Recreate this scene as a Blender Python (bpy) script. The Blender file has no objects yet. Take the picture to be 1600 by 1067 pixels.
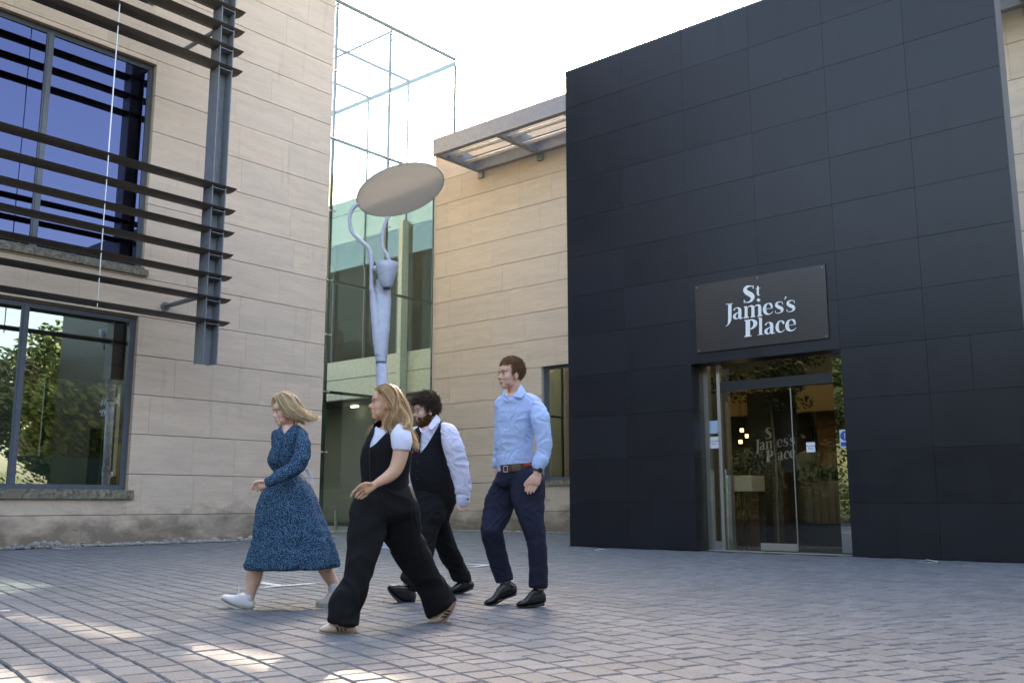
import bpy, bmesh, math, random
import numpy as np
from mathutils import Vector, Matrix, noise as mnoise

S = bpy.context.scene
COL = S.collection

# ------------------------------------------------------------------ camera
PITCH, YAW, FOC, CAMH = math.radians(9.636), math.radians(40.637), 1480.0, 0.75
CAM = Vector((0, 0, CAMH))
FW = Vector((-math.sin(YAW) * math.cos(PITCH), math.cos(YAW) * math.cos(PITCH), math.sin(PITCH)))
RT = Vector((math.cos(YAW), math.sin(YAW), 0))
UP = RT.cross(FW)
FH = Vector((-math.sin(YAW), math.cos(YAW), 0))
cam_d = bpy.data.cameras.new('camera')
cam_d.sensor_width = 36.0
cam_d.lens = 36.0 * FOC / 1600.0
cam_d.clip_start, cam_d.clip_end = 0.05, 4000
cam = bpy.data.objects.new('camera', cam_d)
COL.objects.link(cam)
cam.location = CAM
cam.rotation_euler = (math.pi / 2 + PITCH, 0, YAW)
S.camera = cam

# ------------------------------------------------------------------ light
SUN_EL, SUN_AZ = math.radians(29.5), math.radians(34.8)   # azimuth: from +Y towards -X
sunv = Vector((-math.sin(SUN_AZ) * math.cos(SUN_EL), math.cos(SUN_AZ) * math.cos(SUN_EL), math.sin(SUN_EL)))
w = bpy.data.worlds.new('World')
S.world = w
w.use_nodes = True
nt = w.node_tree
bgn = nt.nodes['Background']
sky = nt.nodes.new('ShaderNodeTexSky')
sky.sky_type = 'NISHITA'
sky.sun_disc = False
sky.sun_elevation = SUN_EL
sky.sun_rotation = -SUN_AZ
sky.air_density, sky.dust_density, sky.ozone_density = 1.0, 3.0, 1.5
nt.links.new(sky.outputs[0], bgn.inputs[0])
bgn.inputs[1].default_value = 0.15
sl = bpy.data.lights.new('sun', 'SUN')
sl.energy, sl.angle, sl.color = 2.2, math.radians(0.5), (1.0, 0.91, 0.8)
so = bpy.data.objects.new('sun', sl)
COL.objects.link(so)
so.rotation_euler = (-sunv).to_track_quat('-Z', 'Y').to_euler()
so.location = (0, 0, 30)
S.view_settings.view_transform = 'Standard'
S.view_settings.look = 'None'
S.view_settings.gamma = 1
S.view_settings.use_curve_mapping = False
S.view_settings.exposure = 2.9
S.view_settings.use_white_balance = True
S.view_settings.white_balance_temperature = 8000
S.view_settings.white_balance_tint = 14
S.render.engine = 'CYCLES'
S.cycles.max_bounces = 8
S.cycles.transparent_max_bounces = 24
S.cycles.glossy_bounces = 4
S.cycles.caustics_reflective = False
S.cycles.caustics_refractive = False

# ------------------------------------------------------------------ photo geometry
def ray(x, y): return (x - 800) / FOC * RT - (y - 533.5) / FOC * UP + FW
def gnd(x, y, z=0.0):
    d = ray(x, y); return CAM + d * ((z - CAMH) / d.z)
def onY(x, y, Y):
    d = ray(x, y); return CAM + d * (Y / d.y)
def onX(x, y, X):
    d = ray(x, y); return CAM + d * (X / d.x)
def at(x, y, h):                       # point h metres ahead of the camera, measured level
    d = ray(x, y); return CAM + d * (h / d.dot(FH))

# ------------------------------------------------------------------ mesh helpers
def wloc(o):
    v = Vector((0, 0, 0))
    while o is not None:
        v += o.location; o = o.parent
    return v
def tag(o, label=None, cat=None, group=None, kind=None):
    if label: o['label'] = label
    if cat: o['category'] = cat
    if group: o['group'] = group
    if kind: o['kind'] = kind
    return o
def empty(name, loc, label=None, cat=None, group=None, kind=None):
    o = bpy.data.objects.new(name, None); COL.objects.link(o)
    o.location = loc; o.empty_display_size = 0.2
    return tag(o, label, cat, group, kind)
class MB:
    def __init__(s): s.v, s.f = [], []
    def add(s, vs, fs):
        n = len(s.v); s.v += [tuple(a) for a in vs]; s.f += [tuple(i + n for i in f) for f in fs]; return s
    def box(s, x0, x1, y0, y1, z0, z1):
        x0, x1 = min(x0, x1), max(x0, x1); y0, y1 = min(y0, y1), max(y0, y1); z0, z1 = min(z0, z1), max(z0, z1)
        vs = [(x, y, z) for z in (z0, z1) for y in (y0, y1) for x in (x0, x1)]
        return s.add(vs, [(0, 2, 3, 1), (4, 5, 7, 6), (0, 1, 5, 4), (2, 6, 7, 3), (0, 4, 6, 2), (1, 3, 7, 5)])
    def bar(s, a, b, r, r2=None, n=8, cap=True):
        a, b = Vector(a), Vector(b); r2 = r if r2 is None else r2
        return s.tube([(a, r), (b, r2)], n, cap)
    def tube(s, pts, n=10, cap=True):
        base = len(s.v); k = len(pts); vs = []
        prev = None
        for i, (p, r) in enumerate(pts):
            p = Vector(p)
            t = (Vector(pts[min(i + 1, k - 1)][0]) - Vector(pts[max(i - 1, 0)][0])).normalized()
            if prev is None:
                u = t.cross(Vector((0, 0, 1)))
                if u.length < 0.05: u = t.cross(Vector((1, 0, 0)))
            else:
                u = prev - t * prev.dot(t)
            u.normalize(); prev = u; v = t.cross(u)
            for j in range(n):
                a = 2 * math.pi * j / n
                vs.append(p + (u * math.cos(a) + v * math.sin(a)) * r)
        fs = [(i * n + j, i * n + (j + 1) % n, (i + 1) * n + (j + 1) % n, (i + 1) * n + j) for i in range(k - 1) for j in range(n)]
        if cap: fs += [tuple(reversed(range(n))), tuple((k - 1) * n + j for j in range(n))]
        return s.add(vs, fs)
    def plate(s, pts, nrm, th):          # polygon pts (list of Vector) extruded by th along nrm
        n = len(pts); nrm = Vector(nrm)
        vs = [Vector(p) for p in pts] + [Vector(p) + nrm * th for p in pts]
        fs = [tuple(reversed(range(n))), tuple(range(n, 2 * n))] + [(i, (i + 1) % n, n + (i + 1) % n, n + i) for i in range(n)]
        return s.add(vs, fs)
    def build(s, name, mat, parent=None, smooth=False, bevel=0, origin=None):
        o0 = wloc(parent) if parent else Vector((0, 0, 0))
        oo = Vector(origin) if origin is not None else (o0 if parent else Vector((0, 0, 0)))
        me = bpy.data.meshes.new(name)
        me.from_pydata([(a[0] - oo.x, a[1] - oo.y, a[2] - oo.z) for a in s.v], [], s.f)
        bm = bmesh.new(); bm.from_mesh(me); bmesh.ops.recalc_face_normals(bm, faces=bm.faces); bm.to_mesh(me); bm.free()
        if smooth: me.polygons.foreach_set('use_smooth', [True] * len(me.polygons))
        if mat is not None: me.materials.append(mat)
        o = bpy.data.objects.new(name, me); COL.objects.link(o)
        if parent: o.parent = parent
        o.location = oo - o0
        if bevel:
            m = o.modifiers.new('b', 'BEVEL'); m.width = bevel; m.segments = 1; m.limit_method = 'ANGLE'
        return o

# ------------------------------------------------------------------ materials
def mat(name, col=(0.5, 0.5, 0.5), rough=0.6, metal=0.0, spec=0.5, **kw):
    m = bpy.data.materials.new(name); m.use_nodes = True
    b = m.node_tree.nodes['Principled BSDF']
    b.inputs['Base Color'].default_value = (*col, 1)
    b.inputs['Roughness'].default_value = rough
    b.inputs['Metallic'].default_value = metal
    b.inputs['Specular IOR Level'].default_value = spec
    for k, v in kw.items(): b.inputs[k.replace('_', ' ')].default_value = v
    return m
class NT:
    def __init__(s, m): s.t = m.node_tree; s.b = s.t.nodes['Principled BSDF']
    def n(s, typ, **kw):
        x = s.t.nodes.new('ShaderNode' + typ)
        for k, v in kw.items(): setattr(x, k, v)
        return x
    def l(s, a, b): s.t.links.new(a, b)
    def coord(s, kind='pos', scale=(1, 1, 1)):
        mp = s.n('Mapping'); mp.inputs['Scale'].default_value = scale
        if kind == 'pos': s.l(s.n('NewGeometry').outputs['Position'], mp.inputs[0])
        else: s.l(s.n('TexCoord').outputs['Object'], mp.inputs[0])
        return mp.outputs[0]
    def noise(s, co, sc, det=4, rough=0.55, dist=0):
        x = s.n('TexNoise'); s.l(co, x.inputs['Vector'])
        x.inputs['Scale'].default_value = sc; x.inputs['Detail'].default_value = det
        x.inputs['Roughness'].default_value = rough; x.inputs['Distortion'].default_value = dist
        return x.outputs['Fac']
    def rng(s, a, lo, hi, tlo=0.0, thi=1.0):
        x = s.n('MapRange'); s.l(a, x.inputs[0])
        x.inputs[1].default_value, x.inputs[2].default_value, x.inputs[3].default_value, x.inputs[4].default_value = lo, hi, tlo, thi
        return x.outputs[0]
    def math(s, op, a, b=None):
        x = s.n('Math', operation=op)
        for i, v in enumerate((a, b)):
            if v is None: continue
            if isinstance(v, (int, float)): x.inputs[i].default_value = v
            else: s.l(v, x.inputs[i])
        return x.outputs[0]
    def mix(s, f, a, b, blend='MIX'):
        x = s.n('Mix', data_type='RGBA', blend_type=blend)
        if isinstance(f, (int, float)): x.inputs[0].default_value = f
        else: s.l(f, x.inputs[0])
        for i, v in ((6, a), (7, b)):
            if isinstance(v, tuple): x.inputs[i].default_value = (*v, 1) if len(v) == 3 else v
            else: s.l(v, x.inputs[i])
        return x.outputs[2]
    def base(s, c): s.l(c, s.b.inputs['Base Color'])
    def bump(s, h, st=0.3, d=0.01):
        x = s.n('Bump'); x.inputs['Strength'].default_value = st; x.inputs['Distance'].default_value = d
        s.l(h, x.inputs['Height']); s.l(x.outputs[0], s.b.inputs['Normal'])
    def rand(s): return s.n('ObjectInfo').outputs['Random']

def stone_mat(name, c1, c2, tint, stain=True):
    m = mat(name, c1, 0.85, spec=0.25); t = NT(m)
    r = t.rand()
    off = t.n('VectorMath', operation='ADD'); t.l(t.n('NewGeometry').outputs['Position'], off.inputs[0])
    cb = t.n('CombineXYZ'); t.l(t.math('MULTIPLY', r, 37.0), cb.inputs[0]); t.l(t.math('MULTIPLY', r, 61.0), cb.inputs[2])
    t.l(cb.outputs[0], off.inputs[1])
    mp = t.n('Mapping'); mp.inputs['Scale'].default_value = (0.5, 0.5, 3.6)
    t.l(off.outputs[0], mp.inputs[0])
    # tilt of the bedding differs a little from block to block
    cb2 = t.n('CombineXYZ'); t.l(t.rng(r, 0, 1, -0.07, 0.07), cb2.inputs[0]); t.l(t.rng(r, 0, 1, 0.07, -0.07), cb2.inputs[1]); t.l(cb2.outputs[0], mp.inputs['Rotation'])
    n1 = t.noise(mp.outputs[0], 1.6, 6, 0.6, 0.6)
    n2 = t.noise(t.coord('pos', (1, 1, 1)), 60, 3, 0.6)
    n3 = t.noise(mp.outputs[0], 6.0, 4, 0.6, 1.2)
    c = t.mix(t.rng(n1, 0.35, 0.68), c1, c2)
    c = t.mix(t.rng(n3, 0.52, 0.75, 0, 0.42), c, tint)
    c = t.mix(t.rng(r, 0, 1, 0, 0.3), c, t.mix(0.5, c2, (0.50, 0.45, 0.40)))
    c = t.mix(t.rng(n2, 0.3, 0.7, 0.0, 0.16), c, (0.12, 0.10, 0.08))
    if stain:
        sep = t.n('SeparateXYZ'); t.l(t.n('NewGeometry').outputs['Position'], sep.inputs[0])
        nn = t.noise(t.coord('pos', (1, 1, 2)), 1.3, 5, 0.65)
        zz = t.math('ADD', sep.outputs[2], t.rng(nn, 0.3, 0.7, -0.45, 0.45))
        c = t.mix(t.rng(zz, 0.05, 0.75, 0.72, 0.0), c, (0.10, 0.078, 0.052))
        st = t.noise(t.coord('pos', (3.0, 3.0, 0.35)), 1.6, 4, 0.6)
        c = t.mix(t.rng(st, 0.6, 0.8, 0, 0.25), c, (0.16, 0.14, 0.11))
    t.base(c)
    t.bump(t.math('ADD', t.math('MULTIPLY', n2, 0.3), n3), 0.25, 0.006)
    return m
M = {}
M['stone'] = stone_mat('sandstone', (0.80, 0.60, 0.455), (0.67, 0.505, 0.39), (0.44, 0.345, 0.28))
M['stone2'] = stone_mat('buff_sandstone', (0.63, 0.50, 0.395), (0.52, 0.425, 0.335), (0.39, 0.31, 0.24))
M['joint'] = mat('joint_brown', (0.22, 0.18, 0.14), 0.95)  # even brown core colour showing in the open joints

def paver_mat():
    m = mat('paver', (0.2, 0.2, 0.21), 0.55, spec=0.5); t = NT(m)
    co = t.coord()
    a = t.n('Attribute', attribute_name='tone', attribute_type='GEOMETRY').outputs['Fac']
    r = t.math('FRACT', t.math('ADD', a, t.rand()))
    n1 = t.noise(co, 230, 2, 0.7); n2 = t.noise(co, 1.6, 5, 0.65); n3 = t.noise(co, 22, 4, 0.6); n4 = t.noise(co, 95, 3, 0.75)
    c = t.mix(t.rng(n1, 0.32, 0.68), (0.055, 0.055, 0.06), (0.27, 0.268, 0.272))
    c = t.mix(t.rng(n4, 0.42, 0.62, 0, 0.6), c, (0.235, 0.232, 0.235))
    c = t.mix(t.rng(n4, 0.58, 0.40, 0, 0.45), c, (0.045, 0.045, 0.05))
    c = t.mix(t.rng(n3, 0.45, 0.7, 0, 0.45), c, (0.10, 0.098, 0.098))
    c = t.mix(t.rng(n2, 0.47, 0.66, 0, 0.5), c, (0.085, 0.083, 0.08))
    c = t.mix(0.42, c, t.mix(r, (0.075, 0.076, 0.082), (0.215, 0.21, 0.208)))
    n5 = t.noise(co, 48, 2, 0.8); c = t.mix(t.rng(n5, 0.56, 0.68, 0, 0.55), c, (0.05, 0.05, 0.054)); c = t.mix(t.rng(n5, 0.42, 0.32, 0, 0.45), c, (0.30, 0.298, 0.30))
    c = t.mix(1.0, c, (0.89, 0.98, 1.05), 'MULTIPLY')
    g = t.noise(co, 1.1, 3, 0.5)
    c = t.mix(t.rng(g, 0.6, 0.75, 0, 0.25), c, (0.17, 0.165, 0.10))
    t.base(c); t.bump(t.math('ADD', n1, n4), 0.8, 0.004)
    return m
M['paver'] = paver_mat()
def sand_mat():
    m = mat('joint_sand', (0.045, 0.043, 0.038), 0.95); t = NT(m)
    n = t.noise(t.coord(), 1.5, 4); t.base(t.mix(t.rng(n, 0.4, 0.65), (0.014, 0.014, 0.015), (0.03, 0.033, 0.018)))
    return m
M['sand'] = sand_mat()
def asphalt_mat():
    m = mat('asphalt', (0.05, 0.05, 0.052), 0.9); t = NT(m)
    n = t.noise(t.coord(), 90, 3); t.base(t.mix(n, (0.03, 0.03, 0.03), (0.085, 0.085, 0.085))); t.bump(n, 0.5, 0.01); return m
M['asphalt'] = asphalt_mat()
def slate_mat():
    m = mat('slate', (0.05, 0.052, 0.06), 0.42, spec=0.34); t = NT(m)
    r = t.rand(); co = t.coord('pos', (1, 1, 1))
    n1 = t.noise(t.coord('pos', (1.2, 1.2, 3)), 1.2, 6, 0.65, 0.4); n2 = t.noise(co, 45, 4, 0.6); n3 = t.noise(t.coord('pos', (3.2, 1, 0.5)), 1.1, 4, 0.6)
    c = t.mix(t.rng(r, 0, 1), (0.010, 0.0105, 0.0145), (0.016, 0.0165, 0.0215))
    c = t.mix(t.rng(n1, 0.4, 0.7, 0, 0.45), c, (0.018, 0.018, 0.023))
    c = t.mix(t.rng(n3, 0.55, 0.75, 0, 0.45), c, (0.007, 0.007, 0.010))
    c = t.mix(t.rng(n2, 0.6, 0.8, 0, 0.2), c, (0.11, 0.11, 0.12))
    t.base(c)
    t.l(t.rng(n1, 0.3, 0.7, 0.30, 0.36), t.b.inputs['Roughness'])
    
    return m
M['slate'] = slate_mat()
M['slate_edge'] = mat('slate_edge', (0.10, 0.10, 0.11), 0.5)
def metal_mat(name, c, rough=0.45, metal=0.0):
    m = mat(name, c, rough, metal); t = NT(m); n = t.noise(t.coord(), 9, 5, 0.6)
    t.base(t.mix(t.rng(n, 0.35, 0.7), c, tuple(k * 0.78 for k in c))); return m
M['frame'] = metal_mat('window_metal', (0.10, 0.115, 0.145), 0.4)
M['louvre'] = metal_mat('louvre_metal', (0.115, 0.092, 0.075), 0.5)
M['post'] = metal_mat('post_metal', (0.19, 0.20, 0.225), 0.45)
M['canopy'] = metal_mat('canopy_metal', (0.27, 0.27, 0.29), 0.5)
M['white_tube'] = metal_mat('white_tube', (0.75, 0.73, 0.7), 0.4)
M['lamp'] = metal_mat('lamp_metal', (0.46, 0.47, 0.56), 0.4)
M['lampdisc'] = metal_mat('lamp_disc', (0.85, 0.82, 0.76), 0.5)
def translucent():
    m = mat('disc_acrylic', (0.83, 0.81, 0.78), 0.6); t = m.node_tree; tl = t.nodes.new('ShaderNodeBsdfTranslucent'); tl.inputs[0].default_value = (0.86, 0.84, 0.80, 1); mx = t.nodes.new('ShaderNodeMixShader'); mx.inputs[0].default_value = 0.2
    t.links.new(t.nodes['Principled BSDF'].outputs[0], mx.inputs[1]); t.links.new(tl.outputs[0], mx.inputs[2]); t.links.new(mx.outputs[0], t.nodes['Material Output'].inputs[0]); return m
M['lampdisc'] = translucent()
M['steel'] = mat('brushed_steel', (0.55, 0.54, 0.52), 0.32, 0.9)
M['fit'] = mat('fitting_steel', (0.35, 0.36, 0.38), 0.35, 0.6)
M['rail'] = mat('tower_rail', (0.12, 0.16, 0.165), 0.4, 0.3)
M['fin'] = mat('dark_fin', (0.03, 0.045, 0.042), 0.2)
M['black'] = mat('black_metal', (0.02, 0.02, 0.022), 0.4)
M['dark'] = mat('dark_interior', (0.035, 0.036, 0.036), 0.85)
M['white_paint'] = mat('white_paint', (0.8, 0.8, 0.78), 0.7)
def worn_white():
    m = mat('worn_marking', (0.6, 0.6, 0.6), 0.8); t = NT(m); n = t.noise(t.coord(), 55, 4, 0.7)
    t.base(t.mix(t.rng(n, 0.40, 0.6), (0.28, 0.28, 0.29), (0.74, 0.74, 0.74))); return m
M['marking'] = worn_white()
def wood_mat(name, a, b):
    m = mat(name, a, 0.4); t = NT(m)
    n = t.noise(t.coord('pos', (9, 9, 0.7)), 3, 5, 0.6, 0.4); t.base(t.mix(t.rng(n, 0.3, 0.7), a, b)); return m
M['wood'] = wood_mat('oak_slats', (0.36, 0.17, 0.06), (0.22, 0.10, 0.035))
M['dwood'] = wood_mat('walnut', (0.07, 0.035, 0.022), (0.035, 0.018, 0.012))

def glass_mat(name, tint, base, gl=(1, 1, 1), rough=0.0, wob=0.0, wsc=0.6):
    m = bpy.data.materials.new(name); m.use_nodes = True
    t = m.node_tree; t.nodes.remove(t.nodes['Principled BSDF']); out = t.nodes['Material Output']
    def mt(op, a, b=None):
        x = t.nodes.new('ShaderNodeMath'); x.operation = op
        for i, v in enumerate((a, b)):
            if v is None: continue
            if isinstance(v, (int, float)): x.inputs[i].default_value = v
            else: t.links.new(v, x.inputs[i])
        return x.outputs[0]
    tr = t.nodes.new('ShaderNodeBsdfTransparent'); tr.inputs[0].default_value = (*tint, 1)
    g = t.nodes.new('ShaderNodeBsdfGlossy'); g.inputs['Roughness'].default_value = rough; g.inputs['Color'].default_value = (*gl, 1)
    gp = t.nodes.new('ShaderNodeNewGeometry'); dp = t.nodes.new('ShaderNodeVectorMath'); dp.operation = 'DOT_PRODUCT'
    t.links.new(gp.outputs['Normal'], dp.inputs[0]); t.links.new(gp.outputs['Incoming'], dp.inputs[1])
    sch = mt('POWER', mt('SUBTRACT', 1.0, mt('ABSOLUTE', dp.outputs['Value'])), 5.0)
    fac = mt('ADD', mt('MULTIPLY', sch, 1.0 - base), base)
    mx = t.nodes.new('ShaderNodeMixShader')
    t.links.new(fac, mx.inputs[0])
    t.links.new(tr.outputs[0], mx.inputs[1]); t.links.new(g.outputs[0], mx.inputs[2]); t.links.new(mx.outputs[0], out.inputs[0])
    if wob:
        no = t.nodes.new('ShaderNodeTexNoise'); no.inputs['Scale'].default_value = wsc
        no.inputs['Detail'].default_value = 1
        bp = t.nodes.new('ShaderNodeBump'); bp.inputs['Strength'].default_value = wob; bp.inputs['Distance'].default_value = 0.02
        t.links.new(gp.outputs['Position'], no.inputs['Vector']); t.links.new(no.outputs['Fac'], bp.inputs['Height']); t.links.new(bp.outputs[0], g.inputs['Normal'])
    return m
M['glass_up'] = glass_mat('solar_glass', (0.16, 0.15, 0.24), 0.5, (0.14, 0.165, 0.31), wob=0.14)
M['glass_lo'] = glass_mat('window_glass', (0.72, 0.78, 0.72), 0.28, (0.9, 0.97, 0.93), wob=0.10)
M['glass_tower'] = glass_mat('green_glass', (0.80, 0.90, 0.85), 0.07, (0.92, 1, 0.96))
M['glass_roof'] = glass_mat('clear_glass', (0.93, 0.975, 0.965), 0.09, (0.9, 1, 0.97))
M['glass_inner'] = glass_mat('inner_glass', (0.45, 0.5, 0.47), 0.01, (0.9, 0.97, 0.93))
M['glass_door'] = glass_mat('door_glass', (0.92, 0.95, 0.94), 0.025)
def emis(name, c, s):
    m = mat(name, (0, 0, 0)); b = m.node_tree.nodes['Principled BSDF']
    b.inputs['Emission Color'].default_value = (*c, 1); b.inputs['Emission Strength'].default_value = s; return m
M['bulb'] = emis('lit_bulb', (1.0, 0.72, 0.3), 1.0)
M['lobby_fill'] = emis('lobby_fill', (1.0, 0.76, 0.5), 1.7)  # emission for the fill strips added under the lobby ceiling
M['ceil_light'] = emis('ceiling_glow', (1.0, 0.93, 0.8), 3)
# ================================================================== ground
rnd = random.Random(7)
g = MB().add([(-900, -900, -0.03), (900, -900, -0.03), (900, 900, -0.03), (-900, 900, -0.03)], [(0, 1, 2, 3)]).build('ground', M['asphalt'])
tag(g, kind='structure')
hm_ = mat('sky_block_green', (0.06, 0.075, 0.03), 0.95); t = NT(hm_); nn = t.noise(t.coord(), 0.35, 6, .7); t.base(t.mix(t.rng(nn, .35, .65), (0.035, 0.05, 0.018), (0.10, 0.11, 0.045)))  # green for the unseen sky-blocking rise
mb = MB(); hv = []; hr_ = random.Random(2); NA = 60
for i in range(NA):
    a = math.radians(-170 + 205 * i / (NA - 1)); taper = min(1, i / 6, (NA - 1 - i) / 8)
    for j, (d, z) in enumerate(((34, -.03), (44, 5), (58, 12), (80, 17), (110, 15), (150, -.03))):
        hv.append((math.cos(a) * d * (1 + hr_.uniform(-.04, .04)), math.sin(a) * d, z * taper * hr_.uniform(.85, 1.15) if z > 0 else z))
mb.add(hv, [(i * 6 + j, (i + 1) * 6 + j, (i + 1) * 6 + j + 1, i * 6 + j + 1) for i in range(NA - 1) for j in range(5)])
tag(mb.build('sky_block_hill', hm_, None, smooth=True), kind='structure')  # unseen rise added to keep bright low sky out of the reflections
pav = empty('pavement', (-8, 8, 0), kind='structure')
MB().box(-19.4, 5, -3.0, 19.6, -0.1, -0.012).build('bedding', M['sand'], pav)
# rows of mixed-length setts; the rows swing round a little towards the right
def row_g(x):
    s0, s1 = -0.215, -0.47
    if x < -4.6: return s0 * x
    a = -4.6; b = -1.4
    if x < b:
        t = x - a; return s0 * x + (s1 - s0) * t * t / (2 * (b - a))
    t = b - a
    return s0 * x + (s1 - s0) * t / 2 + (s1 - s0) * (x - b)
def row_slope(x): return (row_g(x + 0.01) - row_g(x - 0.01)) / 0.02
ROW = 0.1665
def row_frame(k, s):                     # centre-line point of row k at x = s
    sl = row_slope(s); c = math.sqrt(1 + sl * sl)
    return Vector((s, row_g(s) + k * ROW * math.sqrt(1 + 0.215 ** 2) , 0)), Vector((1, sl, 0)) / c
holes = [(gnd(940, 861), 0.19), (gnd(1450, 878.5), 0.17), (Vector((-12.0, 10.8, 0)), 0.17)]
tiles = []
for k in range(-30, 140):
    s = -19.5 + rnd.random() * 0.2
    while s < 5:
        L = rnd.choice((0.125, 0.165, 0.165, 0.245, 0.245, 0.205))
        p, tdir = row_frame(k, s + L / 2)
        ds = L * tdir.x
        p, tdir = row_frame(k, s + ds / 2)
        s += ds
        y = p.y
        if y < -2.5 or y > 18.86 or p.x < -19.3: continue
        if p.x < -16.35 and y < 13.3: continue
        if p.x < -17.0 and y < 15.2: pass
        if y > 13.42 and p.x > -10.3: continue
        tiles.append((p, tdir, L, (p - CAM).dot(FW)))
def paver_geo(p, t, L):
    n = Vector((-t.y, t.x, 0)); g_ = 0.0038 + rnd.random() * 0.0025
    nx = min(1, max(0, (p.x + 4.5) / 2.5))
    hl, hw = L / 2 - g_ - nx * 0.007 * rnd.random(), ROW / 2 - g_ + nx * 0.001
    ch = 0.0075
    z0, z1 = -0.045, -0.001 + rnd.uniform(-0.0025, 0.002)
    tx, ty = rnd.uniform(-0.006, 0.006), rnd.uniform(-0.008, 0.008)
    jit = [(rnd.uniform(-.0025, .0025), rnd.uniform(-.0025, .0025)) for _ in range(4)]
    vs = []
    for (a, z) in ((0, z0), (0, z1 - ch), (ch, z1)):
        for (sx, sy), (jx, jy) in zip(((-1, -1), (1, -1), (1, 1), (-1, 1)), jit):
            u, v = sx * (hl - a) + jx, sy * (hw - a) + jy
            vs.append(p + t * u + n * v + Vector((0, 0, z + u * tx + v * ty)))
    fs = [(8, 9, 10, 11)] + [(r * 4 + i, r * 4 + (i + 1) % 4, r * 4 + 4 + (i + 1) % 4, r * 4 + 4 + i) for r in (0, 1) for i in range(4)]
    return vs, fs
def inview(p):
    d = p - CAM; z = d.dot(FW)
    if z < 0.5: return None
    x, y = 800 + FOC * d.dot(RT) / z, 533.5 - FOC * d.dot(UP) / z
    return (x, y) if -20 < x < 1620 and y < 1085 else None
tiles.sort(key=lambda a: a[3])
near = [a for a in tiles if inview(a[0])][:300]
near_ids = {id(a) for a in near}
for a in near:
    vs, fs = paver_geo(*a[:3])
    o = MB().add(vs, fs).build('paver', M['paver'], pav, origin=a[0])
    mt_ = o.data
fld = MB(); tone = []
for a in tiles:
    if id(a) in near_ids: continue
    if any((a[0] - h).length < r for h, r in holes): continue
    vs, fs = paver_geo(*a[:3]); fld.add(vs, fs); tone += [rnd.random()] * 12
o = fld.build('pavers', M['paver'], pav)
at_ = o.data.attributes.new('tone', 'FLOAT', 'POINT'); at_.data.foreach_set('value', tone)
tag(o, kind='stuff')
print('pavers', len(tiles))

# white bay markings painted on the pavers
def stripe(name, pts, wd, label, group='worn white bay markings on the paving'):
    mb = MB()
    for i_, (a, b) in enumerate(pts):
        a, b = gnd(*a), gnd(*b); d = (b - a).normalized(); n = Vector((-d.y, d.x, 0)) * wd / 2
        z = Vector((0, 0, 0.004 + .0015 * i_))
        mb.plate([a - n + z, b - n + z, b + n + z, a + n + z], (0, 0, 1), 0.001)
    o = mb.build(name, M['marking']); tag(o, label, 'road marking', group); return o
stripe('bay_marking', [((408, 918), (490, 911.5)), ((404, 910), (440, 916))], 0.10, 'white T-shaped painted mark beneath the woman in the blue dress')
stripe('bay_marking', [((728, 881), (766, 883)), ((738, 886), (768, 882.5))], 0.10, 'small white painted mark just left of the man in the light blue shirt')
stripe('bay_marking', [((76, 855), (104, 858)), ((100, 857.5), (132, 855))], 0.10, 'white painted mark near the stones under the lower window')
stripe('bay_marking', [((-4, 955), (15, 954))], 0.08, 'short white painted mark at the left edge of the paving')
stripe('bay_marking', [((368, 847), (398, 845.5))], 0.09, 'thin white painted line at the foot of the stone wall behind the dress')

def ground_light(q, label):
    p = gnd(*q); p.z = 0
    r = empty('ground_light', p, label, 'light', 'round uplights set flush in the paving')
    mb = MB(); mb.tube([(p + Vector((0, 0, -0.02)), 0.13), (p + Vector((0, 0, 0.012)), 0.13), (p + Vector((0, 0, 0.016)), 0.118)], 28); mb.build('rim', M['fit'], r)
    mb = MB(); mb.tube([(p + Vector((0, 0, 0.01)), 0.098), (p + Vector((0, 0, 0.0175)), 0.096)], 24); mb.build('lens', M['black'], r)
    mb = MB()
    for i in range(3):
        a = i * 2.094; d = Vector((math.cos(a), math.sin(a), 0))
        mb.bar(p + d * 0.12 + Vector((0, 0, 0.017)), p - d * 0.02 + Vector((0, 0, 0.035)), 0.006)
    mb.build('guard', M['steel'], r)
ground_light((940, 861), 'round steel uplight in the paving left of the glass door')
ground_light((1450, 878.5), 'round steel uplight in the paving right of the glass door')

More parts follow.
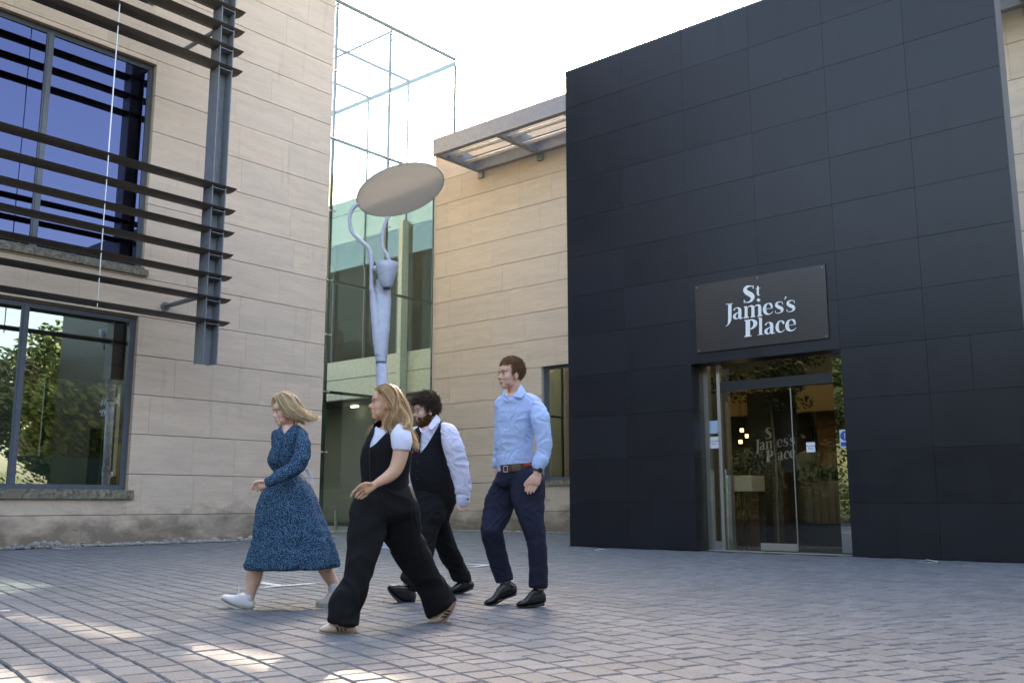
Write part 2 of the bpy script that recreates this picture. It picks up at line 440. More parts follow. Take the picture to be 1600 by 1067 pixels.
# ================================================================== stone walls
CZ = [-0.05, 0.53] + [0.53 + 0.734 * i for i in range(1, 19)]
def courses(top): return [z for z in CZ if z < top - 0.05] + [top]
def stone_wall(parent, axis, plane, face, u0, u1, top, holes, material, seed, depth=0.09, wmin=0.85, wmax=2.2, name='stone', plinth=True):
    """blocks of one wall; axis 'x' (plane X=const, runs along Y) or 'y'; face = +1/-1 outward; holes = (u0,u1,z0,z1)"""
    r = random.Random(seed); cz = courses(top)
    for ci in range(len(cz) - 1):
        z0, z1 = cz[ci], cz[ci + 1]
        u = u0; cuts = [u0]
        first = True
        while True:
            wdt = r.uniform(wmin, wmax) * (0.6 if first else 1); first = False
            u += wdt
            if u > u1 - 0.35: break
            cuts.append(u)
        cuts.append(u1)
        for h in holes:
            if h[2] < z1 - 0.02 and h[3] > z0 + 0.02:
                cuts = [c for c in cuts if abs(c - h[0]) > 0.22 and abs(c - h[1]) > 0.22 and not (h[0] < c < h[1])] + [h[0], h[1]]
        cuts = sorted(set(c for c in cuts if u0 <= c <= u1))
        for a, b in zip(cuts[:-1], cuts[1:]):
            m = (a + b) / 2
            zz0, zz1 = z0, z1; skip = False
            for h in holes:
                if h[0] - 0.01 < m < h[1] + 0.01 and h[2] < z1 - 0.02 and h[3] > z0 + 0.02:
                    if h[2] <= z0 + 0.02 and h[3] >= z1 - 0.02: skip = True
                    elif h[2] > z0 + 0.02: zz1 = h[2]
                    else: zz0 = h[3]
            if skip or zz1 - zz0 < 0.04: continue
            gv, gh = 0.0007, 0.005 if zz1 == z1 else 0.003
            pr = (0.05 if (ci == 0 and plinth) else r.uniform(-0.0015, 0.0015))
            ub0, ub1, zb0, zb1 = a + gv, b - gv, zz0 + (0.005 if zz0 == z0 else 0.003), zz1 - gh
            ch = 0.004; f1 = plane + face * pr; f0 = f1 - face * ch; bk = plane - face * depth
            vs = []
            for pl, e in ((bk, 0), (f0, 0), (f1, ch)):
                for (uu, z) in ((ub0 + e * .4, zb0 + e), (ub1 - e * .4, zb0 + e), (ub1 - e * .4, zb1 - e), (ub0 + e * .4, zb1 - e)):
                    vs.append((pl, uu, z) if axis == 'x' else (uu, pl, z))
            fs = [(8, 9, 10, 11), (0, 3, 2, 1)] + [(q * 4 + i, q * 4 + (i + 1) % 4, q * 4 + 4 + (i + 1) % 4, q * 4 + 4 + i) for q in (0, 1) for i in range(4)]
            c = (plane, (a + b) / 2, (zz0 + zz1) / 2) if axis == 'x' else ((a + b) / 2, plane, (zz0 + zz1) / 2)
            MB().add(vs, fs).build(name, material, parent, origin=c)
def backing(parent, axis, x0, x1, y0, y1, top, holes, m=None):
    """solid wall core behind the blocks, with the openings left free"""
    mb = MB()
    u0, u1 = (y0, y1) if axis == 'x' else (x0, x1)
    us = sorted({u0, u1} | {h[0] for h in holes} | {h[1] for h in holes}); us = [u for u in us if u0 <= u <= u1]
    for a, b in zip(us[:-1], us[1:]):
        zs = [(0.0, top)]
        for h in holes:
            if h[0] <= (a + b) / 2 <= h[1]:
                new = []
                for z0, z1 in zs:
                    if h[2] > z0: new.append((z0, min(z1, h[2])))
                    if h[3] < z1: new.append((max(z0, h[3]), z1))
                zs = [q for q in new if q[1] - q[0] > 0.01]
        for z0, z1 in zs:
            if axis == 'x': mb.box(x0, x1, a, b, z0, z1)
            else: mb.box(a, b, y0, y1, z0, z1)
    return mb.build('wall_core', m or M['joint'], parent)

# ---- left building
XL = -16.7
LB = empty('stone_building', (-18, 5, 0), 'pale sandstone office block with big dark windows and louvres at the left', 'building')
win_lo = (1.0, 8.70, 0.98, 4.17); win_up = (1.0, 8.72, 5.10, 9.24); win_top = (1.0, 8.6, 10.42, 13.6)
LH = [win_lo, win_up, win_top]
stone_wall(LB, 'x', XL, 1, -4.0, 13.05, 15.2, LH, M['stone'], 11)
backing(LB, 'x', XL - 0.35, XL - 0.093, -4.0, 13.04, 15.2, LH)
MB().box(XL - 8, XL - 0.36, 12.7, 13.045, 0, 15.2).build('end_wall', M['stone'], LB)
MB().box(XL - 8, XL - 0.36, -4, -3.7, 0, 15.2).build('end_wall', M['stone'], LB)
MB().box(XL - 8.2, XL - 0.05, -4.2, 13.02, 15.2, 15.4).build('roof', M['canopy'], LB)
mb = MB(); mb.box(XL - 8.2, XL - 8, -4.2, 13.05, 3.9, 15.2); mb.box(XL - 8.2, XL - 8, -4.2, 13.05, 0, 1.45); mb.box(XL - 8.2, XL - 8, -4.2, 8.6, 1.45, 3.9); mb.box(XL - 8.2, XL - 8, 12.5, 13.05, 1.45, 3.9); mb.build('rear_wall', M['stone'], LB)
MB().box(XL - 8.12, XL - 8.06, 10.5, 10.58, 1.45, 3.9).build('rear_mullion', M['frame'], LB)
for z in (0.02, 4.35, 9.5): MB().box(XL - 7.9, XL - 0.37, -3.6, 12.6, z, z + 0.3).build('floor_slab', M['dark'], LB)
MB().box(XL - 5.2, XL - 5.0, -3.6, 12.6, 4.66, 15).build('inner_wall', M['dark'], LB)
def window(parent, h, gm, mull, seed=0, rec=0.14, axis='x', plane=XL, face=1, fw_=0.055, sill=True):
    u0, u1, z0, z1 = h
    def bx(mb, a, b, c, d, p0, p1):
        q0, q1 = plane - face * p0, plane - face * p1
        mb.box(q0, q1, a, b, c, d) if axis == 'x' else mb.box(a, b, q0, q1, c, d)
    c = (plane, (u0 + u1) / 2, z0) if axis == 'x' else ((u0 + u1) / 2, plane, z0)
    mb = MB(); e = 0.004
    bx(mb, u0 + e, u1 - e, z0 + e, z0 + fw_, rec, rec + 0.09); bx(mb, u0 + e, u1 - e, z1 - fw_, z1 - e, rec, rec + 0.09)
    bx(mb, u0 + e, u0 + fw_, z0 + fw_, z1 - fw_, rec, rec + 0.09); bx(mb, u1 - fw_, u1 - e, z0 + fw_, z1 - fw_, rec, rec + 0.09)
    wf = mb.build('window', M['frame'], parent, origin=c)
    edges = [u0 + fw_] + list(mull) + [u1 - fw_]
    for i, mu in enumerate(mull):
        mb = MB(); bx(mb, mu - 0.035, mu + 0.035, z0 + fw_, z1 - fw_, rec - 0.004, rec + 0.085); mb.build('mullion', M['frame'], wf)
    for i in range(len(edges) - 1):
        a = edges[i] + (0.035 if i else 0); b = edges[i + 1] - (0.035 if i < len(edges) - 2 else 0)
        mb = MB(); s_ = 0.028                                     # sash bead
        for (p, q, r_, t_) in ((a, b, z0 + fw_, z0 + fw_ + s_), (a, b, z1 - fw_ - s_, z1 - fw_), (a, a + s_, z0 + fw_ + s_, z1 - fw_ - s_), (b - s_, b, z0 + fw_ + s_, z1 - fw_ - s_)):
            bx(mb, p, q, r_, t_, rec + 0.012, rec + 0.06)
        mb.build('sash', M['frame'], wf)
        mb = MB(); bx(mb, a + s_, b - s_, z0 + fw_ + s_, z1 - fw_ - s_, rec + 0.035, rec + 0.041); mb.build('pane', gm, wf)
    return wf
wl = window(LB, win_lo, M['glass_lo'], (2.9, 4.82, 6.72))
wu = window(LB, win_up, M['glass_up'], (2.9, 4.82, 6.74))
wt = window(LB, win_top, M['glass_up'], (2.9, 4.82, 6.74))
# reveals in stone
for h in LH:
    mb = MB(); u0, u1, z0, z1 = h
    mb.box(XL - 0.36, XL - 0.095, u1 + 0.001, u1 + 0.03, z0, z1); mb.box(XL - 0.36, XL - 0.095, u0 - 0.03, u0 - 0.001, z0, z1)
    mb.box(XL - 0.36, XL - 0.095, u0, u1, z1 + 0.001, z1 + 0.03)
    mb.build('reveal', M['stone'], LB)
# stone sills, in lengths, moss on the upper one
def moss():
    m = mat('mossy_stone', (0.3, 0.27, 0.22), 0.95); t = NT(m); n = t.noise(t.coord(), 14, 6, 0.7)
    n2 = t.noise(t.coord('pos', (1, 1, 1)), 4, 5, 0.7)
    c = t.mix(t.rng(n, 0.4, 0.62), (0.30, 0.265, 0.21), (0.10, 0.085, 0.05)); c = t.mix(t.rng(n2, 0.5, 0.6), c, (0.20, 0.175, 0.13))
    t.base(c); t.bump(n, 0.8, 0.02); return m
M['moss'] = moss()
for h, zt, th in ((win_lo, 0.98, 0.17), (win_up, 5.10, 0.13)):
    y = 8.79; r = random.Random(3)
    while y > 1:
        L = r.uniform(1.2, 2.0)
        MB().box(XL - 0.12, XL + 0.075 + r.uniform(-.004, .004), y - L + 0.003, y, zt - th, zt - 0.004 + (0.0)).build('sill', M['moss'], LB, origin=(XL, y - L / 2, zt), bevel=0.006)
        y -= L
# moss cushions on upper sill
mb = MB(); r = random.Random(5)
for i in range(260):
    y = r.uniform(4.5, 8.75); s_ = r.uniform(0.012, 0.04)
    c = Vector((XL + 0.02 + r.uniform(-0.06, 0.055), y, 5.10 + s_ * 0.2))
    vs = [c + Vector((s_ * a, s_ * b, s_ * cc * 0.7)) for a, b, cc in ((1, 0, 0), (0, 1, 0), (-1, 0, 0), (0, -1, 0), (0.2, 0.1, 1), (0, 0, -0.5))]
    mb.add(vs, [(0, 1, 4), (1, 2, 4), (2, 3, 4), (3, 0, 4), (1, 0, 5), (2, 1, 5), (3, 2, 5), (0, 3, 5)])
o = mb.build('moss', M['moss'], LB); tag(o, kind='stuff')
# interior: white ceiling lights, desk-height upstand, column seen behind the glass
for y, xx in ((7.2, -19.5), (7.6, -20.3), (5.5, -19.6)):
    MB().box(xx, xx + 0.5, y, y + 0.12, 4.2, 4.23).build('ceiling_glow', M['ceil_light'], LB)
MB().box(XL - 2.3, XL - 1.9, 7.0, 7.4, 0.33, 4.3).build('inner_column', mat('inner_white', (0.35, 0.36, 0.34), 0.8), LB)
MB().box(XL - 1.0, XL - 0.6, -2, 8.5, 0.33, 1.55).build('cabinet', mat('inner_grey', (0.2, 0.22, 0.22), 0.6), LB)
# gravel strip along the foot of the wall
mb = MB(); r = random.Random(9)
def rock(mb, c, s, r):
    bmv = [Vector(v) for v in ((0, 0, 1), (.9, 0, .4), (.3, .85, .45), (-.7, .5, .4), (-.7, -.5, .45), (.3, -.85, .4), (.7, .5, -.4), (-.3, .85, -.4), (-.9, 0, -.45), (-.3, -.85, -.4), (.7, -.5, -.4), (0, 0, -.9))]
    fs = [(0, 1, 2), (0, 2, 3), (0, 3, 4), (0, 4, 5), (0, 5, 1), (1, 6, 2), (2, 7, 3), (3, 8, 4), (4, 9, 5), (5, 10, 1), (6, 7, 2), (7, 8, 3), (8, 9, 4), (9, 10, 5), (10, 6, 1), (6, 11, 7), (7, 11, 8), (8, 11, 9), (9, 11, 10), (10, 11, 6)]
    a = r.random() * 6.28; sx, sy, sz = s * r.uniform(.8, 1.3), s * r.uniform(.7, 1.1), s * r.uniform(.5, .9)
    vs = []
    for v in bmv:
        k = r.uniform(.8, 1.15); x, y = v.x * sx * k, v.y * sy * k
        vs.append((c[0] + x * math.cos(a) - y * math.sin(a), c[1] + x * math.sin(a) + y * math.cos(a), c[2] + v.z * sz * k))
    mb.add(vs, fs)
M['rock'] = stone_mat('gravel_stone', (0.42, 0.39, 0.34), (0.27, 0.25, 0.23), (0.2, 0.19, 0.17), stain=False)
MB().box(-16.7, -16.33, -3, 13.3, -0.05, -0.004).build('gravel_bed', M['sand'], pav)
for i in range(1500):
    y = r.uniform(3.5, 13.2); s_ = r.choice((0.015, 0.02, 0.03, 0.03, 0.045)); rock(mb, (r.uniform(-16.64, -16.32), y, s_ * 0.5), s_, r)
for i in range(26):
    y = r.uniform(4.5, 13); rock(mb, (r.uniform(-16.6, -16.4), y, 0.05), r.uniform(0.06, 0.09), r)
o = mb.build('gravel', M['rock']); tag(o, kind='stuff')
mb = MB()
for i in range(500): rock(mb, (r.uniform(-19.0, -10.6), 18.84 - abs(r.gauss(0, 0.07)), 0.012), r.uniform(0.012, 0.045), r)
for i in range(300): rock(mb, (-19.1 + abs(r.gauss(0, 0.06)), r.uniform(13.4, 18.7), 0.012), r.uniform(0.012, 0.04), r)
o = mb.build('gravel', M['rock']); tag(o, kind='stuff')

# ---- louvre screen
LV = empty('louvre_screen', (-15.0, 5, 0), 'brown metal sun louvres on a steel post in front of the windows', 'louvres')
sec = [(0.19, 0.0), (0.10, 0.018), (-0.05, 0.022), (-0.15, 0.012), (-0.19, -0.012), (-0.13, -0.042), (-0.02, -0.058), (0.08, -0.044), (0.15, -0.02)]
def blade(z, y1, name='blade'):
    x0 = -15.0; y0 = 0.6; vs = []; n = len(sec)
    for yy in (y0, y1):
        for i, (a, b) in enumerate(sec): vs.append((x0 - 0.16 + a, yy - (0 if yy == y0 else 0.10 * (0.19 - a)), z + b))
    fs = [(i, (i + 1) % n, n + (i + 1) % n, n + i) for i in range(n)] + [tuple(range(n)), tuple(range(n, 2 * n))]
    return MB().add(vs, fs).build(name, M['louvre'], LV, origin=(x0, y1, z))
zb = [3.99 + 0.423 * i for i in range(7)] + [8.87 + 0.405 * i for i in range(11)]
for z in zb: blade(z, 9.55)
def hpost(y, z0, z1):
    mb = MB(); xa, xb = -15.34, -15.03
    mb.box(xa, xb, y, y + 0.016, z0, z1); mb.box(xa, xb, y + 0.27, y + 0.286, z0, z1); mb.box(xa + 0.08, xa + 0.092, y + 0.0165, y + 0.2695, z0, z1)
    return mb.build('post', M['post'], LV)
hpost(9.07, 3.2, 14.5); hpost(1.2, 3.2, 14.5)
for z in zb:
    mb = MB()
    mb.box(-15.30, -15.02, 9.09, 9.335, z - 0.075, z - 0.063); mb.build('cleat', M['post'], LV)
for z in (4.46, 9.7):
    mb = MB(); mb.bar((-16.69, 9.2, z), (-15.35, 9.2, z + 0.02), 0.045, n=12); mb.build('strut', M['post'], LV, smooth=True)
    mb = MB(); mb.bar((-16.695, 9.2, z), (-16.67, 9.2, z), 0.09, n=16); mb.build('wall_plate', M['post'], LV)
for y in (7.1, 4.9, 2.8):
    mb = MB(); mb.bar((-15.04, y, 3.9), (-15.04, y, 13.2), 0.011, n=6); mb.build('rod', M['steel'], LV)

# ---- middle / right building wall (behind the portal)
YM = 18.9
MBd = empty('stone_building', (-10, 20, 0), 'lower buff sandstone building behind the dark entrance wall', 'building')
win_m = (-15.22, -13.2, 1.30, 4.22)
MH = [win_m]
stone_wall(MBd, 'y', YM, -1, -19.22, -9.9, 10.9, MH, M['stone2'], 21, plinth=False)
stone_wall(MBd, 'y', YM, -1, -4.6, 1.5, 10.9, [], M['stone2'], 22, plinth=False)
backing(MBd, 'y', -19.2, 1.5, YM + 0.093, YM + 0.4, 10.9, MH)
MB().box(-19.2, 1.5, YM + 0.1, YM + 8, 10.9, 11.1).build('roof', M['canopy'], MBd)
MB().box(1.2, 1.5, YM + 0.4, YM + 8, 0, 10.9).build('end_wall', M['stone2'], MBd)
MB().box(-19.2, -10.0, YM + 3.0, YM + 3.2, 0, 10.9).build('inner_wall', M['dark'], MBd)
MB().box(-19.2, -18.9, YM + 0.41, YM + 8, 0, 10.9).build('end_wall', M['stone2'], MBd)
wm = window(MBd, win_m, M['glass_lo'], (-14.2,), axis='y', plane=YM, face=-1)
MB().box(-15.3, -13.1, YM - 0.06, YM + 0.1, 1.17, 1.296).build('sill', M['moss'], MBd)
mb = MB(); mb.box(-15.26, -15.221, YM + 0.1, YM + 0.4, 1.3, 4.2); mb.box(-15.2, -13.2, YM + 0.1, YM + 0.4, 4.221, 4.25); mb.build('reveal', M['stone2'], MBd)

def canopy(x0, x1, label):
    c = empty('steel_canopy', ((x0 + x1) / 2, 18, 9.93), label, 'canopy', 'grey steel canopies along the stone wall')
    z0, z1 = 9.93, 10.37; y0, y1 = 17.0, YM - 0.09
    def chan(name, a, b, along):
        mb = MB()
        if along == 'x':
            mb.box(x0, x1, a, a + 0.02, z0 + 0.02, z1 - 0.02); mb.box(x0, x1, a - 0.002, a + 0.16, z1 - 0.02, z1); mb.box(x0, x1, a - 0.002, a + 0.16, z0, z0 + 0.02)
        return mb.build(name, M['canopy'], c)
    chan('front_beam', y0, None, 'x')
    mb = MB(); mb.box(x0, x1, y1 - 0.16, y1, z0, z0 + 0.02); mb.box(x0, x1, y1 - 0.16, y1 - 0.14, z0 + 0.02, z1 - 0.02); mb.build('wall_beam', M['canopy'], c)
    xs = [x0 + 0.06]; 
    while xs[-1] + 2.15 < x1: xs.append(xs[-1] + 2.15)
    for x in xs:
        mb = MB(); mb.box(x, x + 0.012, y0 + 0.03, y1 - 0.17, z0 + 0.022, z1 - 0.03); mb.box(x - 0.07, x + 0.08, y0 + 0.17, y1 - 0.17, z0 + 0.003, z0 + 0.02)
        mb.build('cross_beam', M['canopy'], c)
        mb = MB(); mb.box(x - 0.09, x + 0.09, YM - 0.085, YM - 0.004, z0 - 0.16, z0 + 0.1); mb.build('bracket', M['canopy'], c)
    for y in (17.55, 18.15):
        mb = MB(); mb.bar((x0 + 0.1, y, z0 + 0.09), (x1, y, z0 + 0.09), 0.05, n=12); mb.build('tube_light', M['white_tube'], c, smooth=True)
    for y in (17.35, 17.85, 18.4):
        mb = MB(); mb.box(x0 + 0.1, x1, y, y + 0.22, z1 - 0.12, z1 - 0.10); mb.build('slat', M['stone2'], c)
canopy(-17.4, -9.0, 'grey steel canopy with white tubes between the glass tower and the dark wall')
canopy(-5.6, 1.2, 'grey steel canopy at the top right corner beyond the dark wall')

# ================================================================== glass tower
XG = -19.2; ZT = 14.2
GT = empty('glass_tower', (-21, 17, 0), 'frameless green glass tower between the two stone buildings', 'building')
YB = 19.68
fins = [13.15, 15.1, 17.05, 18.86]
zl = [0.05, 3.53, 6.43, 10.3, ZT]
for i, y in enumerate(fins[:-1] ):
    MB().box(XG - 0.07, XG - 0.012, y - 0.035, y + 0.035, 0.03, ZT - 0.02).build('fin', M['fin'], GT)
MB().box(XG - 0.05, XG - 0.012, 18.84, 18.88, 0.03, ZT - 0.02 - 2.9).build('fin', M['fin'], GT)
ys = [13.15, 15.1, 17.05, 18.86]
for a, b in zip(ys[:-1], ys[1:]):
    for z0, z1 in zip(zl[:-1], zl[1:]):
        MB().box(XG - 0.010, XG + 0.002, a + 0.006, b - 0.006, z0 + 0.006, z1 - 0.006).build('pane', M['glass_tower'] if z1 < 10.5 else M['glass_roof'], GT, origin=(XG, a, z0))
MB().box(XG - 0.010, XG + 0.002, 18.87, YB, 11.2, ZT - 0.006).build('pane', M['glass_roof'], GT)
for z in (3.53, 6.43, 10.3):
    MB().box(XG - 0.08, XG - 0.013, 13.1, 18.86, z - 0.035, z + 0.035).build('transom', M['fin'], GT)
# top edges and roof beams
mb = MB(); mb.box(XG - 0.04, XG + 0.04, 13.1, YB, ZT, ZT + 0.08); mb.build('top_rail', M['rail'], GT)
for y in (15.1, 17.05):
    MB().box(-26.5, XG - 0.08, y - 0.014, y + 0.014, ZT - 0.1, ZT - 0.03).build('roof_beam', M['fin'], GT)
MB().box(-26.5, XG, YB - 0.02, YB + 0.02, ZT - 0.16, ZT - 0.012).build('roof_beam', mat('tower_beam', (0.14, 0.23, 0.24), 0.4), GT)
xs = [XG, -21.3, -23.25, -25.1]
for x in xs[1:]:
    MB().box(x - 0.035, x + 0.035, 13.1, YB, ZT - 0.05, ZT + 0.02).build('roof_rail', M['rail'], GT)
    MB().box(x - 0.022, x + 0.022, YB - 0.03, YB + 0.03, 8.3, ZT - 0.16).build('rear_mullion', M['rail'], GT)
MB().box(XG - 0.03, XG + 0.03, YB - 0.03, YB + 0.03, 10.9, ZT - 0.16).build('rear_mullion', M['rail'], GT)
for a, b in zip(xs[1:] + [-27], xs):
    MB().box(a + 0.03, b - 0.03, 13.2, YB - 0.05, ZT - 0.012, ZT).build('roof_pane', M['glass_roof'], GT)
    MB().box(a + 0.03, b - 0.03, YB - 0.006, YB + 0.006, 8.4, ZT - 0.17).build('rear_pane', M['glass_roof'], GT)
# steel point fittings
def spider(p, s=0.075):
    mb = MB(); p = Vector(p)
    mb.box(p.x - .01, p.x + .012, p.y - s, p.y + s, p.z - .012, p.z + .012)
    for dy in (-1, 1): mb.bar(p + Vector((0.0, dy * s, 0)), p + Vector((0.03, dy * s, 0)), 0.024, n=10)
    return mb.build('point_fitting', M['steel'], GT)
for y in (15.1, 17.05):
    for z in (2.0, 3.53, 5.0, 6.43, 8.3, 10.3, 12.2, ZT - 0.15): spider((XG + 0.004, y, z))
for x in (-21.3, -23.25):
    for z in (ZT - 0.35, ZT - 2.2):
        mb = MB(); mb.bar((x - 0.12, YB - 0.05, z), (x + 0.12, YB - 0.05, z), 0.025); mb.build('point_fitting', M['fit'], GT)
# facade seen through the glass (rendered wall with ribbon windows)
M['render'] = metal_mat('pale_render', (0.60, 0.63, 0.60), 0.8)
bz = [onY(606, 364, YB).z, onY(513, 566, YB).z]
zr_top = onY(540, 312, YB).z
wz1 = onY(672.5, 341, YB).z; wz0 = onY(669, 543, YB).z; wx1 = onY(671, 450, YB).x; wx0 = -30
gfz = onY(600, 616, YB).z
YW = YB + 0.10
IW = [(-34, wx1, wz0, wz1), (-34, wx1, 0.4, gfz)]
mbh = backing(GT, 'y', -34, XG, YW, YW + 0.3, zr_top, [], None) if False else None
mb = MB()
mb.box(-34, XG - 0.0, YW, YW + 0.3, wz1, zr_top); mb.box(-34, XG, YW, YW + 0.3, gfz, wz0); mb.box(wx1, XG, YW, YW + 0.3, 0, gfz); mb.box(wx1, XG, YW, YW + 0.3, wz0, wz1)
mb.build('inner_facade', M['render'], GT)
MB().box(-34, XG, YW - 0.012, YW - 0.002, zr_top - 0.5, zr_top - 0.47).build('facade_joint', M['joint'], GT)
MB().box(-34, XG, YW - 0.012, YW - 0.002, wz0 - 0.62, wz0 - 0.60).build('facade_joint', M['joint'], GT)
MB().box(-34, wx1, YW + 0.31, YW + 6, zr_top - 0.3, zr_top).build('inner_roof', M['dark'], GT)
for z in (gfz - 0.05, 0.0): MB().box(-34, wx1, YW + 0.31, YW + 6, z, z + 0.12).build('inner_floor', M['dark'], GT)
MB().box(-34, wx1 + 0.3, YW + 1.5, YW + 1.7, 0, zr_top + 0.05).build('inner_wall', mat('inner_grey2', (0.12, 0.13, 0.12), 0.8), GT)
x = wx1
while x > -32:
    x -= 1.6; MB().box(x, x + 0.05, YW + 0.02, YW + 0.1, wz0, wz1).build('inner_mullion', M['frame'], GT)
x = wx1; MB().box(-33.9, wx1, YW + 0.12, YW + 0.13, wz0, wz1).build('inner_pane', M['glass_inner'], GT)
for x in (onY(622, 480, YW - .3).x,): MB().box(x, x + 0.16, YW - 0.32, YW - 0.05, 0.05, wz1 + 0.1).build('column', M['render'], GT)
for x, y, z in ((-22.8, 20.8, gfz - 0.12), (-21.9, 21.0, gfz - 0.12), (-25.2, 20.9, gfz - 0.12)):
    MB().box(x, x + 0.3, y, y + 0.1, z, z + 0.04).build('ceiling_glow', M['ceil_light'], GT)
MB().box(-33, XG - 0.05, 13.2, YW, 0.0, 0.012).build('inner_floor', mat('tower_floor', (0.25, 0.25, 0.24), 0.3), GT)
MB().box(-33, -32.8, 13.1, YB, 0, 8.3).build('inner_wall', M['render'], GT)
# low posts and rails inside the glass at the foot
for yy in (15.9, 16.6):
    mb = MB(); mb.box(XG - 0.5, XG - 0.44, yy, yy + 0.06, 0.012, 0.55); mb.build('inner_post', M['steel'], GT)

# ================================================================== dark entrance portal
YP = 13.5; PX0, PX1, PZ = -10.25, -2.84, 8.80
DX0, DX1, DZ = -7.74, -5.26, 2.965
EP = empty('entrance_portal', (-6.5, 13.7, 0), 'tall dark slate-clad entrance wall with a glass door opening', 'wall')
r = random.Random(31)
px_ = [PX0 + 1.235 * i for i in range(7)]; px_[-1] = PX1
px_ = [-10.25, -9.0, -7.74, -6.5, -5.26, -4.06, -2.84]
pz_ = [0.0] + [0.7415 + 0.7412 * i for i in range(4)] ; pz_[4] = 2.965
pz_ += [2.965 + 0.7294 * (i + 1) for i in range(8)]
for iz in range(12):
    for ix in range(6):
        a, b = px_[ix], px_[ix + 1]; z0, z1 = pz_[iz], pz_[iz + 1]
        if iz < 4 and DX0 - 0.01 <= a and b <= DX1 + 0.01: continue
        spl = [(a, b)]
        if (iz, ix) in ((3, 5),): spl = [(a, a + 0.57), (a + 0.57, b)]
        for (p, q) in spl:
            g_ = 0.0012; pr = r.uniform(-0.0012, 0.0012); ch = 0.0015
            vs = []
            for pl, e in ((YP + 0.03, 0), (YP + pr + ch, 0), (YP + pr, ch)):
                for (u, z) in ((p + g_ + e, z0 + g_ + e), (q - g_ - e, z0 + g_ + e), (q - g_ - e, z1 - g_ - e), (p + g_ + e, z1 - g_ - e)): vs.append((u, pl, z))
            fs = [(8, 9, 10, 11), (0, 3, 2, 1)] + [(k * 4 + i, k * 4 + (i + 1) % 4, k * 4 + 4 + (i + 1) % 4, k * 4 + 4 + i) for k in (0, 1) for i in range(4)]
            MB().add(vs, fs).build('panel', M['slate'], EP, origin=((p + q) / 2, YP, (z0 + z1) / 2))
mb = MB(); d0, d1 = YP + 0.031, YP + 0.36
mb.box(PX0 + .02, DX0 - 0.02, d0, d1, 0, PZ - 0.02); mb.box(DX1 + 0.02, PX1 - 0.02, d0, d1, 0, PZ - 0.02); mb.box(DX0 - 0.02, DX1 + 0.02, d0, d1, DZ + 0.02, PZ - 0.02)
mb.build('wall_core', M['black'], EP)
MB().box(PX1 - 0.019, PX1 + 0.004, YP + 0.032, YP + 0.375, 0.01, PZ).build('edge_panel', M['slate_edge'], EP)
MB().box(PX0 - 0.004, PX0 + 0.019, YP + 0.032, YP + 0.375, 0.01, PZ).build('edge_panel', M['slate_edge'], EP)
MB().box(PX0 - 0.01, PX1 + 0.01, YP + 0.005, YP + 0.38, PZ, PZ + 0.03).build('coping', M['slate_edge'], EP)
z = 0.0
for iz in range(4):
    z0, z1 = pz_[iz], pz_[iz + 1]
    MB().box(DX0 - 0.019, DX0, YP + 0.032, YP + 0.375, z0 + .003, z1 - .003).build('reveal_panel', M['slate'], EP, origin=(DX0, YP, z0))
    MB().box(DX1, DX1 + 0.019, YP + 0.032, YP + 0.375, z0 + .003, z1 - .003).build('reveal_panel', M['slate'], EP, origin=(DX1, YP, z0))
MB().box(DX0, DX1, YP + 0.032, YP + 0.375, DZ, DZ + 0.019).build('soffit_panel', M['slate'], EP)
# lobby shell behind the portal
wallm = mat('lobby_wall', (0.33, 0.36, 0.30), 0.8)
LBY = empty('entrance_lobby', (-6.5, 16, 0), 'dim lobby interior seen through the glass entrance door', 'room')
YD = YP + 0.40
mb = MB(); mb.box(-9.9, -3.2, YP + 0.385, YM - 0.1, 3.75, 3.9); mb.box(-9.9, -9.7, YP + 0.385, YM - 0.1, 0, 3.75); mb.box(-3.4, -3.2, YP + 0.385, YM - 0.1, 0, 3.75)
mb.box(-9.7, DX0 - 0.05, YP + 0.385, YP + 0.5, 0, 3.75); mb.box(DX1 + 0.05, -3.4, YP + 0.385, YP + 0.5, 0, 3.75); mb.build('lobby_shell', wallm, LBY)
MB().box(-9.7, -3.4, YP + 0.36, YM - 0.1, -0.02, 0.006).build('lobby_floor', mat('lobby_floor', (0.36, 0.34, 0.27), 0.15), LBY)
